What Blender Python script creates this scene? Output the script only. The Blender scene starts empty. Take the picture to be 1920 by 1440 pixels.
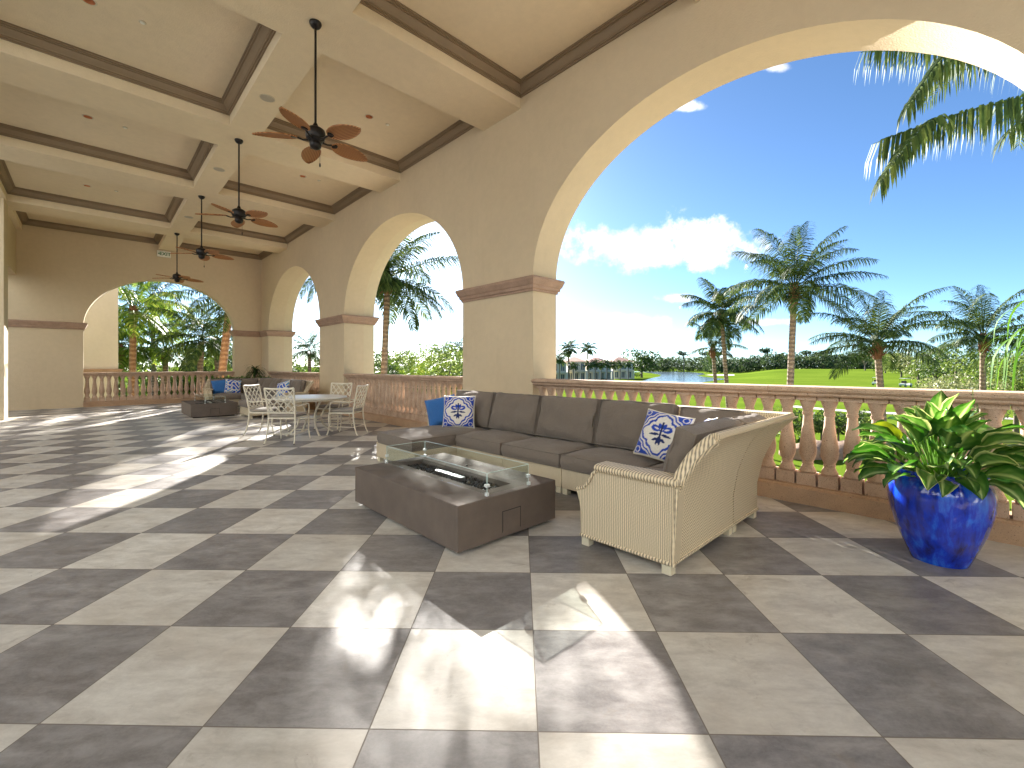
import bpy, bmesh, math, random
from mathutils import Vector, Matrix, noise as mnoise
R = math.radians
PI = math.pi
sc = bpy.context.scene
COL = sc.collection
rnd = random.Random(7)

# ------------------------------------------------------------------ camera model (used to measure places)
F, HC, AZ, Y0 = 826.0, 1.313, R(43.7), 687.0
SA, CA = math.sin(AZ), math.cos(AZ)
def pt(px, py, d):
    t = (px - 960) / F
    return Vector((d * (SA + CA * t), d * (CA - SA * t), HC - (py - Y0) * d / F))
def lerp(a, b, t): return a + (b - a) * t
def sstep(a, b, x):
    t = max(0.0, min(1.0, (x - a) / (b - a)))
    return t * t * (3 - 2 * t)

# ------------------------------------------------------------------ materials
def srgb(r, g, b):
    f = lambda c: (c / 12.92 if c <= .04045 else ((c + .055) / 1.055) ** 2.4)
    return (f(r / 255), f(g / 255), f(b / 255), 1)
class NT:
    def __init__(s, tree): s.t = tree; s.n = tree.nodes; s.l = tree.links
    def add(s, typ, **kw):
        nd = s.n.new(typ)
        for k, v in kw.items():
            if k.startswith('_'): setattr(nd, k[1:], v)
        for k, v in kw.items():
            if not k.startswith('_'):
                key = int(k[1:]) if (k[0] == 'i' and k[1:].isdigit()) else k.replace('__', ' ')
                s.set(nd.inputs[key], v)
        return nd
    def set(s, inp, v):
        if isinstance(v, bpy.types.NodeSocket): s.l.new(v, inp)
        else: inp.default_value = v
    def m(s, op, a, b=0.0, c=None, clamp=False):
        nd = s.n.new('ShaderNodeMath'); nd.operation = op; nd.use_clamp = clamp
        s.set(nd.inputs[0], a); s.set(nd.inputs[1], b)
        if c is not None: s.set(nd.inputs[2], c)
        return nd.outputs[0]
    def noise(s, vec, scale, detail=4, rough=.55, dist=0):
        nd = s.n.new('ShaderNodeTexNoise'); nd.inputs['Scale'].default_value = scale
        nd.inputs['Detail'].default_value = detail; nd.inputs['Roughness'].default_value = rough
        nd.inputs['Distortion'].default_value = dist
        if vec is not None: s.l.new(vec, nd.inputs['Vector'])
        return nd.outputs[0]
    def ramp(s, fac, stops):
        nd = s.n.new('ShaderNodeValToRGB'); cr = nd.color_ramp
        while len(cr.elements) > 1: cr.elements.remove(cr.elements[-1])
        cr.elements[0].position = stops[0][0]; cr.elements[0].color = stops[0][1]
        for p, c in stops[1:]:
            e = cr.elements.new(p); e.color = c
        s.set(nd.inputs[0], fac); return nd.outputs[0]
    def mix(s, fac, a, b, mode='MIX'):
        nd = s.n.new('ShaderNodeMix'); nd.data_type = 'RGBA'; nd.blend_type = mode
        s.set(nd.inputs[0], fac); s.set(nd.inputs[6], a); s.set(nd.inputs[7], b)
        return nd.outputs[2]
    def maprange(s, v, a, b, c, d, smooth=False):
        nd = s.n.new('ShaderNodeMapRange'); nd.clamp = True
        if smooth: nd.interpolation_type = 'SMOOTHSTEP'
        s.set(nd.inputs[0], v)
        for i, q in enumerate((a, b, c, d)): s.set(nd.inputs[i + 1], q)
        return nd.outputs[0]
    def bump(s, h, strength, dist):
        nd = s.n.new('ShaderNodeBump'); nd.inputs['Strength'].default_value = strength
        nd.inputs['Distance'].default_value = dist; s.l.new(h, nd.inputs['Height']); return nd.outputs[0]
def newmat(name):
    m = bpy.data.materials.new(name); m.use_nodes = True
    t = NT(m.node_tree); t.n.clear()
    out = t.n.new('ShaderNodeOutputMaterial')
    return m, t, out
def principled(t, out, **kw):
    p = t.n.new('ShaderNodeBsdfPrincipled')
    for k, v in kw.items(): t.set(p.inputs[k.replace('__', ' ')], v)
    t.l.new(p.outputs[0], out.inputs[0]); return p
def objco(t): return t.n.new('ShaderNodeTexCoord').outputs['Object']
def geopos(t): return t.n.new('ShaderNodeNewGeometry').outputs['Position']
def dark(c, k): return (c[0] * k, c[1] * k, c[2] * k, 1)

def mat_plain(name, col, rough=.5, var=.12, scale=8, bump=.0, bscale=60, metal=0.0, spec=.5, bdist=.004):
    m, t, out = newmat(name); co = objco(t)
    n = t.noise(co, scale, 5, .6)
    c = t.ramp(n, [(.3, dark(col, 1 - var)), (.7, dark(col, 1 + var))])
    kw = dict(Base__Color=c, Roughness=rough, Metallic=metal)
    p = principled(t, out, **kw); p.inputs['Specular IOR Level'].default_value = spec
    if bump:
        t.l.new(t.bump(t.noise(co, bscale, 4, .6), bump, bdist), p.inputs['Normal'])
    return m

def mat_stucco(name, col):
    m, t, out = newmat(name); co = geopos(t)
    big = t.noise(co, .7, 4, .55); fine = t.noise(co, 55, 3, .6); mid = t.noise(co, 9, 4, .6)
    c = t.ramp(big, [(.3, dark(col, .91)), (.7, dark(col, 1.05))])
    mpz = t.add('ShaderNodeMapping'); t.l.new(co, mpz.inputs[0]); mpz.inputs['Scale'].default_value = (3, 3, .35)
    c = t.mix(t.maprange(t.noise(mpz.outputs[0], 1.3, 6, .65), .56, .74, 0, .28), c, dark(col, .78))
    c = t.mix(.35, c, t.ramp(mid, [(.35, dark(col, .93)), (.65, dark(col, 1.05))]))
    p = principled(t, out, Base__Color=c, Roughness=.88)
    h = t.m('ADD', t.m('MULTIPLY', fine, .7), t.m('MULTIPLY', mid, .6))
    t.l.new(t.bump(h, .55, .009), p.inputs['Normal'])
    return m

def mat_stone(name, a, b, pit):
    m, t, out = newmat(name); co = geopos(t)
    n = t.noise(co, 5, 5, .6); fine = t.noise(co, 90, 3, .65); p1 = t.noise(co, 130, 2, .5)
    p2 = t.noise(co, 38, 3, .6)
    c = t.ramp(n, [(.3, a), (.7, b)])
    c = t.mix(t.maprange(fine, .3, .7, 0, .5), c, dark(b, 1.18))
    pits = t.m('MAXIMUM', t.maprange(p1, .36, .30, 0, 1), t.maprange(p2, .33, .28, 0, .8))
    c = t.mix(pits, c, pit)
    h = t.m('SUBTRACT', t.m('MULTIPLY', fine, .3), pits)
    p = principled(t, out, Base__Color=c, Roughness=.9)
    t.l.new(t.bump(h, .6, .004), p.inputs['Normal'])
    return m

def mat_floor():
    m, t, out = newmat('porcelain_checker_tile'); co = geopos(t)
    T = .6102
    mp = t.add('ShaderNodeMapping', _vector_type='TEXTURE')
    t.l.new(co, mp.inputs[0])
    # tile frame: first axis along rows (i), second along depth (j); origin at a measured tile corner
    g = AZ + R(1.08)
    ex = Vector((math.cos(g), -math.sin(g))); ey = Vector((math.sin(g), math.cos(g)))
    # measured tile corner (0,0) in the camera frame: depth 1.585, lateral -.547
    d0, r0 = 1.5847, -.5468
    psi = R(1.08)
    # fit convention: depth = a cos - b sin, lateral = a sin + b cos
    d1 = d0 * math.cos(psi) - r0 * math.sin(psi); r1 = d0 * math.sin(psi) + r0 * math.cos(psi)
    o = Vector((d1 * SA + r1 * CA, d1 * CA - r1 * SA))
    mp.inputs['Location'].default_value = (o.x, o.y, 0)
    mp.inputs['Rotation'].default_value = (0, 0, math.atan2(ex.y, ex.x))
    mp.inputs['Scale'].default_value = (T, T, T)
    sp = t.add('ShaderNodeSeparateXYZ'); t.l.new(mp.outputs[0], sp.inputs[0])
    u, v = sp.outputs[0], sp.outputs[1]
    fu, fv = t.m('FLOOR', u), t.m('FLOOR', v)
    par = t.m('MODULO', t.m('ADD', t.m('ADD', fu, fv), 1000.0), 2.0)
    cu, cv = t.m('SUBTRACT', u, fu), t.m('SUBTRACT', v, fv)
    eu = t.m('MINIMUM', cu, t.m('SUBTRACT', 1.0, cu)); ev = t.m('MINIMUM', cv, t.m('SUBTRACT', 1.0, cv))
    edge = t.m('MINIMUM', eu, ev)
    grout = t.maprange(edge, .0030, .0052, 1, 0)
    cell = t.add('ShaderNodeCombineXYZ', i0=fu, i1=fv, i2=0.0)
    wn = t.add('ShaderNodeTexWhiteNoise', _noise_dimensions='3D'); t.l.new(cell.outputs[0], wn.inputs[0])
    sc1 = t.add('ShaderNodeVectorMath', _operation='SCALE'); t.l.new(wn.outputs['Color'], sc1.inputs[0]); sc1.inputs['Scale'].default_value = 37
    base = t.add('ShaderNodeCombineXYZ', i0=t.m('MULTIPLY', u, .8), i1=t.m('MULTIPLY', v, 1.7), i2=0.0)
    ad = t.add('ShaderNodeVectorMath', _operation='ADD'); t.l.new(base.outputs[0], ad.inputs[0]); t.l.new(sc1.outputs[0], ad.inputs[1])
    base2 = t.add('ShaderNodeCombineXYZ', i0=t.m('MULTIPLY', u, 1.2), i1=t.m('MULTIPLY', v, 1.2), i2=0.0)
    ad2 = t.add('ShaderNodeVectorMath', _operation='ADD'); t.l.new(base2.outputs[0], ad2.inputs[0]); t.l.new(sc1.outputs[0], ad2.inputs[1])
    n1 = t.noise(ad.outputs[0], 3.4, 11, .72, .25)
    n2 = t.noise(ad2.outputs[0], 1.1, 5, .55)
    n3 = t.noise(ad2.outputs[0], 46, 5, .75)
    L0, L1, L2 = srgb(170, 163, 154), srgb(190, 184, 175), srgb(206, 201, 192)
    D0, D1, D2 = srgb(98, 92, 90), srgb(120, 115, 113), srgb(146, 141, 138)
    light = t.ramp(n1, [(.36, L0), (.5, L1), (.64, L2)])
    drk = t.ramp(n1, [(.37, D0), (.5, D1), (.66, D2)])
    light = t.mix(t.maprange(n2, .45, .75, 0, .45), light, srgb(178, 164, 146))
    drk = t.mix(t.maprange(n2, .5, .8, 0, .4), drk, srgb(100, 98, 98))
    c = t.mix(par, light, drk)
    hs = t.add('ShaderNodeHueSaturation'); t.l.new(c, hs.inputs['Color'])
    t.l.new(t.maprange(wn.outputs['Value'], 0, 1, .9, 1.1), hs.inputs['Value'])
    c = t.mix(t.maprange(n3, .35, .7, 0, .30), hs.outputs[0], t.mix(par, L0, D2))
    # small scuffs and specks
    w = t.noise(co, 3.2, 6, .75, 1.2)
    c = t.mix(t.maprange(w, .60, .70, 0, .4), c, srgb(120, 108, 95))
    sp2 = t.noise(co, 46, 2, .5)
    c = t.mix(t.maprange(sp2, .76, .80, 0, .55), c, srgb(60, 50, 44))
    c = t.mix(grout, c, srgb(112, 103, 94))
    ro = t.m('ADD', t.maprange(n1, .3, .7, .40, .56), t.m('MULTIPLY', grout, .3))
    ro = t.m('ADD', ro, t.maprange(w, .4, .7, -.05, .08))
    p = principled(t, out, Base__Color=c, Roughness=ro); p.inputs['Specular IOR Level'].default_value = .5
    h = t.m('SUBTRACT', t.m('MULTIPLY', n3, .12), grout)
    t.l.new(t.bump(h, .35, .0025), p.inputs['Normal'])
    return m

def mat_wicker(name, pitch_u, pitch_v, stripe, base=(220, 202, 170)):
    m, t, out = newmat(name); co = objco(t)
    sp = t.add('ShaderNodeSeparateXYZ'); t.l.new(co, sp.inputs[0])
    nrm = t.add('ShaderNodeSeparateXYZ'); t.l.new(t.n.new('ShaderNodeNewGeometry').outputs['True Normal'], nrm.inputs[0])
    x, y, z = sp.outputs
    nx = t.m('ABSOLUTE', nrm.outputs[0]); ny = t.m('ABSOLUTE', nrm.outputs[1]); nz = t.m('ABSOLUTE', nrm.outputs[2])
    isx = t.m('GREATER_THAN', nx, t.m('MAXIMUM', ny, nz)); isz = t.m('GREATER_THAN', nz, t.m('MAXIMUM', nx, ny))
    wob = t.m('MULTIPLY', t.noise(co, 14, 3), .010)
    u = t.m('ADD', t.m('ADD', t.m('MULTIPLY', y, t.m('MAXIMUM', isx, isz)), t.m('MULTIPLY', x, t.m('SUBTRACT', 1.0, t.m('MAXIMUM', isx, isz)))), wob)
    v = t.m('ADD', t.m('ADD', t.m('MULTIPLY', x, isz), t.m('MULTIPLY', z, t.m('SUBTRACT', 1.0, isz))), wob)
    su = t.m('SINE', t.m('MULTIPLY', u, 2 * PI / pitch_u)); sv = t.m('SINE', t.m('MULTIPLY', v, 2 * PI / pitch_v))
    h = t.m('ADD', t.m('MULTIPLY', su, stripe), t.m('MULTIPLY', t.m('MULTIPLY', su, sv), 1 - stripe))
    h = t.m('ADD', h, t.m('MULTIPLY', sv, .25))
    hn = t.maprange(h, -1.1, 1.1, 0, 1)
    b = srgb(*base)
    c = t.ramp(hn, [(.05, dark(b, .22)), (.4, dark(b, .66)), (.7, dark(b, 1.12))])  # gaps of the weave go shadow brown, their shade put into the colour
    c = t.mix(t.maprange(t.noise(co, 6, 4), .35, .7, 0, .3), c, dark(b, .75))
    p = principled(t, out, Base__Color=c, Roughness=.55)
    t.l.new(t.bump(hn, .8, .004), p.inputs['Normal'])
    return m

def mat_fabric(name, col, col2=None):
    m, t, out = newmat(name); co = objco(t)
    mp = t.add('ShaderNodeMapping'); t.l.new(co, mp.inputs[0]); mp.inputs['Scale'].default_value = (1, 1, 1)
    fine = t.noise(co, 420, 2, .6); big = t.noise(co, 5, 4, .55)
    col2 = col2 or dark(col, 1.35)
    c = t.ramp(fine, [(.35, dark(col, .78)), (.65, col2)])
    c = t.mix(.5, c, t.ramp(big, [(.3, dark(col, .9)), (.7, dark(col, 1.1))]))
    p = principled(t, out, Base__Color=c, Roughness=.9)
    p.inputs['Sheen Weight'].default_value = .12; p.inputs['Sheen Roughness'].default_value = .5
    h = t.m('ADD', t.m('MULTIPLY', fine, .25), t.m('MULTIPLY', t.noise(co, 9, 3, .6, .8), 1.0))
    t.l.new(t.bump(h, .45, .03), p.inputs['Normal'])
    return m

def mat_attr(name, rough=.85, sheen=0.0, trans=0.0, spec=.4):
    m, t, out = newmat(name)
    a = t.add('ShaderNodeVertexColor', _layer_name='Col')
    co = objco(t)
    n = t.noise(co, 60, 3)
    c = t.mix(t.maprange(n, .3, .7, 0, .25), a.outputs[0], (0, 0, 0, 1), 'MIX')
    c = t.mix(.5, a.outputs[0], c)
    p = principled(t, out, Base__Color=c, Roughness=rough); p.inputs['Specular IOR Level'].default_value = spec
    if sheen: p.inputs['Sheen Weight'].default_value = sheen
    t.l.new(t.bump(t.noise(co, 300, 2), .2, .002), p.inputs['Normal'])
    if trans:
        tr = t.add('ShaderNodeBsdfTranslucent'); hs = t.add('ShaderNodeHueSaturation'); t.l.new(a.outputs[0], hs.inputs['Color'])
        hs.inputs['Value'].default_value = 1.9; hs.inputs['Hue'].default_value = .485; hs.inputs['Saturation'].default_value = 1.1
        t.l.new(hs.outputs[0], tr.inputs[0])
        mx = t.add('ShaderNodeMixShader'); mx.inputs[0].default_value = trans
        t.l.new(p.outputs[0], mx.inputs[1]); t.l.new(tr.outputs[0], mx.inputs[2]); t.l.new(mx.outputs[0], out.inputs[0])
    return m

def mat_leaf(name, c0, c1, c2, trans=.35, rough=.45, cluster=.6, tv=1.8):
    m, t, out = newmat(name)
    g = t.n.new('ShaderNodeNewGeometry'); co = geopos(t)
    isl = g.outputs['Random Per Island']
    n = t.noise(co, cluster, 3)
    f = t.m('ADD', t.m('MULTIPLY', isl, .55), t.m('MULTIPLY', n, .6))
    c = t.ramp(f, [(.2, c0), (.55, c1), (.95, c2)])
    p = principled(t, out, Base__Color=c, Roughness=rough); p.inputs['Specular IOR Level'].default_value = .22
    tr = t.add('ShaderNodeBsdfTranslucent')
    hs = t.add('ShaderNodeHueSaturation'); t.l.new(c, hs.inputs['Color']); hs.inputs['Value'].default_value = tv; hs.inputs['Hue'].default_value = .485
    t.l.new(hs.outputs[0], tr.inputs[0])
    mx = t.add('ShaderNodeMixShader'); mx.inputs[0].default_value = trans
    t.l.new(p.outputs[0], mx.inputs[1]); t.l.new(tr.outputs[0], mx.inputs[2]); t.l.new(mx.outputs[0], out.inputs[0])
    return m

def mat_trunk(name, a, b, freq=38):
    m, t, out = newmat(name); co = objco(t)
    sp = t.add('ShaderNodeSeparateXYZ'); t.l.new(co, sp.inputs[0])
    zz = t.m('ADD', sp.outputs[2], t.m('MULTIPLY', t.noise(co, 5, 3), .12))
    w = t.m('SINE', t.m('MULTIPLY', zz, freq))
    n = t.noise(co, 18, 5, .65)
    c = t.ramp(t.m('ADD', t.maprange(w, -1, 1, 0, .28), t.m('MULTIPLY', n, .75)), [(.2, dark(a, .62)), (.5, a), (.85, b)])
    p = principled(t, out, Base__Color=c, Roughness=.9)
    t.l.new(t.bump(t.m('ADD', w, n), .6, .02), p.inputs['Normal'])
    return m

M = {}
M['floor'] = mat_floor()
M['stucco'] = mat_stucco('tan_stucco', srgb(206, 187, 156))
M['stucco_out'] = mat_stucco('outer_stucco', srgb(208, 192, 160))
M['ceil'] = mat_stucco('ceiling_plaster', srgb(226, 208, 176))
M['crown'] = mat_plain('crown_taupe', srgb(137, 117, 92), .6, .06, 3)
M['stone'] = mat_stone('coral_stone', srgb(158, 133, 112), srgb(198, 170, 146), srgb(82, 62, 50))
M['stone_band'] = mat_stone('band_stone', srgb(142, 116, 98), srgb(172, 143, 122), srgb(92, 68, 56))
M['kerbstone'] = mat_stone('kerb_stone', srgb(156, 126, 100), srgb(182, 150, 120), srgb(86, 66, 50))
M['wick_side'] = mat_wicker('wicker_ribbed', .0145, .009, .62)
M['wick_back'] = mat_wicker('wicker_fine', .0220, .0200, .05)
M['wick_rim'] = mat_wicker('wicker_rim', .022, .05, .9)
M['foot'] = mat_plain('cream_paint', srgb(206, 196, 170), .5, .08)
M['cush'] = mat_fabric('taupe_fabric', srgb(108, 97, 87), srgb(142, 129, 115))
M['cushd'] = mat_fabric('chair_pad_fabric', srgb(150, 142, 132))
M['black'] = mat_plain('bronze_black', srgb(30, 24, 21), .35, .2, 20, metal=.4)
M['whitemetal'] = mat_plain('white_cast_metal', srgb(214, 206, 186), .42, .1, 30, .15, 90)
M['tabletop'] = mat_plain('white_table_top', srgb(216, 214, 206), .35, .05, 30, .2, 120)
M['concrete'] = mat_plain('brown_concrete', srgb(98, 86, 77), .48, .14, 6, .12, 40)
M['concrete_top'] = mat_plain('brown_concrete_top', srgb(100, 90, 83), .85, .14, 6, .12, 40, spec=.12)
M['wing'] = mat_stucco('wing_stucco', srgb(196, 190, 176))
M['plinth'] = mat_plain('dark_plinth', srgb(38, 34, 31), .7)
M['steel'] = mat_plain('brushed_steel', srgb(190, 190, 188), .3, .05, 30, metal=1.0)
M['clip'] = mat_plain('clip_nylon', srgb(205, 208, 206), .35, .03)
M['glassbead'] = mat_plain('fire_glass', srgb(30, 32, 36), .12, .5, 60, spec=.9)
M['copper'] = mat_plain('copper_can', srgb(226, 158, 112), .4, .08, 8, metal=.3)
M['trimwhite'] = mat_plain('white_trim', srgb(205, 192, 165), .5, .03)
M['grille'] = mat_plain('speaker_grille', srgb(176, 166, 148), .6, .1, 250, .3, 400)
M['pebble'] = mat_plain('white_sign', srgb(228, 226, 214), .5, .03)
M['green'] = mat_plain('sign_green', srgb(52, 110, 60), .5, .03)
M['planter'] = mat_plain('planter_brown', srgb(92, 80, 70), .6)
M['soil'] = mat_plain('soil', srgb(52, 40, 32), .95, .3, 30, .6, 60)
M['roof'] = mat_plain('roof_tile', srgb(204, 148, 122), .8, .2, 1.5, .5, 4)
M['housewall'] = mat_plain('house_wall', srgb(222, 212, 190), .85, .05, .4)
M['bouncewall'] = mat_plain('pale_bounce_render', srgb(222, 230, 236), .9, .04, .5)  # render of the added bounce walls, tinted cool to balance the warm bounced sun
M['window'] = mat_plain('window_glass', srgb(66, 76, 84), .15, .2, 1)
M['path'] = mat_plain('pale_path', srgb(200, 194, 182), .85, .08, 2, .2, 30)
M['sand'] = mat_plain('bunker_sand', srgb(226, 218, 200), .95, .05, 2)
M['rock'] = mat_plain('garden_rock', srgb(150, 124, 104), .9, .25, 3, .8, 8, bdist=.05)
M['cartwhite'] = mat_plain('cart_white', srgb(230, 230, 226), .35, .03)
M['tyre'] = mat_plain('tyre_rubber', srgb(28, 28, 28), .8)
M['lawn_dummy'] = None
def mat_blade():
    m, t, out = newmat('palm_blade_weave'); co = objco(t)
    sp = t.add('ShaderNodeSeparateXYZ'); t.l.new(co, sp.inputs[0])
    a = t.m('SINE', t.m('MULTIPLY', sp.outputs[0], 420)); b = t.m('SINE', t.m('MULTIPLY', sp.outputs[1], 330))
    h = t.m('ADD', t.m('MULTIPLY', a, .5), b)
    c = t.ramp(t.maprange(h, -1.5, 1.5, 0, 1), [(.1, srgb(116, 72, 40)), (.6, srgb(174, 116, 66)), (1, srgb(196, 142, 90))])
    p = principled(t, out, Base__Color=c, Roughness=.5); t.l.new(t.bump(h, .4, .002), p.inputs['Normal'])
    return m
M['blade'] = mat_blade()
def mat_pot():
    m, t, out = newmat('cobalt_glaze'); co = objco(t)
    mp = t.add('ShaderNodeMapping'); t.l.new(co, mp.inputs[0]); mp.inputs['Scale'].default_value = (1, 1, .25)
    n = t.noise(mp.outputs[0], 16, 6, .65, .4); n2 = t.noise(co, 4, 4, .6)
    c = t.ramp(t.m('ADD', t.m('MULTIPLY', n, .6), t.m('MULTIPLY', n2, .4)), [(.36, srgb(3, 14, 84)), (.5, srgb(6, 50, 184)), (.64, srgb(44, 116, 224))])
    p = principled(t, out, Base__Color=c, Roughness=t.maprange(n2, .3, .7, .05, .16))
    p.inputs['Coat Weight'].default_value = .6; p.inputs['Coat Roughness'].default_value = .04
    t.l.new(t.bump(t.noise(co, 26, 3, .5), .22, .006), p.inputs['Normal'])
    return m
M['pot'] = mat_pot()
def mat_glass():
    m, t, out = newmat('clear_glass')
    gl = t.add('ShaderNodeBsdfGlossy'); gl.inputs['Roughness'].default_value = .01
    tr = t.add('ShaderNodeBsdfTransparent'); tr.inputs[0].default_value = (.93, .96, .95, 1)
    lw = t.add('ShaderNodeLayerWeight'); lw.inputs[0].default_value = .5
    fac = t.m('ADD', t.m('MULTIPLY', t.m('POWER', lw.outputs['Facing'], 4.0), .7), .05)
    mx = t.add('ShaderNodeMixShader'); t.l.new(fac, mx.inputs[0]); t.l.new(tr.outputs[0], mx.inputs[1]); t.l.new(gl.outputs[0], mx.inputs[2])
    t.l.new(mx.outputs[0], out.inputs[0]); return m
M['glass'] = mat_glass()
M['glassedge'] = mat_plain('glass_edge', srgb(186, 205, 200), .15, .05)
def mat_grass():
    m, t, out = newmat('fairway_grass'); co = geopos(t)
    sp = t.add('ShaderNodeSeparateXYZ'); t.l.new(co, sp.inputs[0])
    n = t.noise(co, .02, 4); n2 = t.noise(co, .9, 5, .7); n3 = t.noise(co, 14, 4, .7)
    f = t.m('ADD', t.m('MULTIPLY', n, .5), t.m('ADD', t.m('MULTIPLY', n2, .25), t.m('MULTIPLY', n3, .25)))
    f = t.m('ADD', f, t.m('MULTIPLY', t.m('SINE', t.m('MULTIPLY', t.m('ADD', sp.outputs[0], t.m('MULTIPLY', sp.outputs[1], .6)), .55)), .035))
    c = t.ramp(f, [(.3, srgb(78, 98, 34)), (.5, srgb(100, 122, 40)), (.7, srgb(126, 144, 54))])
    p = principled(t, out, Base__Color=c, Roughness=.85); p.inputs['Specular IOR Level'].default_value = .0
    t.l.new(t.bump(n3, .5, .05), p.inputs['Normal']); return m
M['grass'] = mat_grass()
def mat_water():
    m, t, out = newmat('lake_water'); co = geopos(t)
    p = principled(t, out, Base__Color=srgb(90, 104, 110), Roughness=.12)
    t.l.new(t.bump(t.noise(co, .9, 4, .6), .25, .12), p.inputs['Normal']); return m
M['water'] = mat_water()
M['frond'] = mat_leaf('palm_frond', srgb(30, 46, 24), srgb(58, 82, 38), srgb(108, 124, 62), .24, .6, .9, 1.3)
M['frond_lit'] = mat_leaf('palm_frond_sunlit', srgb(52, 82, 22), srgb(92, 126, 38), srgb(150, 160, 66), .36, .45, .9, 1.35)  # paler copy of the frond with sunlight put into its colour
M['strap'] = mat_leaf('strap_leaf', srgb(44, 84, 18), srgb(66, 112, 28), srgb(96, 138, 40), .3, .6, .9, 1.3)
M['leaf_dark'] = mat_leaf('hedge_leaf', srgb(26, 44, 20), srgb(48, 74, 30), srgb(86, 108, 48), .22, .5, .35)
M['leaf_mid'] = mat_leaf('shrub_leaf', srgb(48, 66, 28), srgb(82, 104, 44), srgb(136, 150, 76), .3, .5, .6)
M['leaf_grey'] = mat_leaf('seagrape_leaf', srgb(62, 72, 42), srgb(112, 120, 74), srgb(176, 176, 128), .25, .4, .8)
M['far_leaf'] = mat_leaf('far_wood_leaf', srgb(34, 52, 34), srgb(58, 80, 48), srgb(104, 120, 70), .2, .7, .05)
M['trunk'] = mat_trunk('palm_trunk', srgb(128, 110, 92), srgb(178, 158, 134))
M['trunk_warm'] = mat_trunk('palm_trunk_warm', srgb(164, 122, 90), srgb(212, 172, 136), 30)
M['boot'] = mat_plain('palm_fibre', srgb(116, 78, 54), .9, .35, 22, .9, 30, bdist=.03)
M['bark'] = mat_plain('grey_bark', srgb(112, 100, 86), .95, .2, 6, .5, 14, bdist=.03)
M['plantleaf'] = mat_attr('variegated_leaf', .32, 0, .38, .5)
M['pillow'] = mat_attr('printed_cotton', .9, .3)
M['bluefab'] = mat_fabric('teal_blue_quilt', srgb(36, 92, 160), srgb(70, 130, 190))

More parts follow.
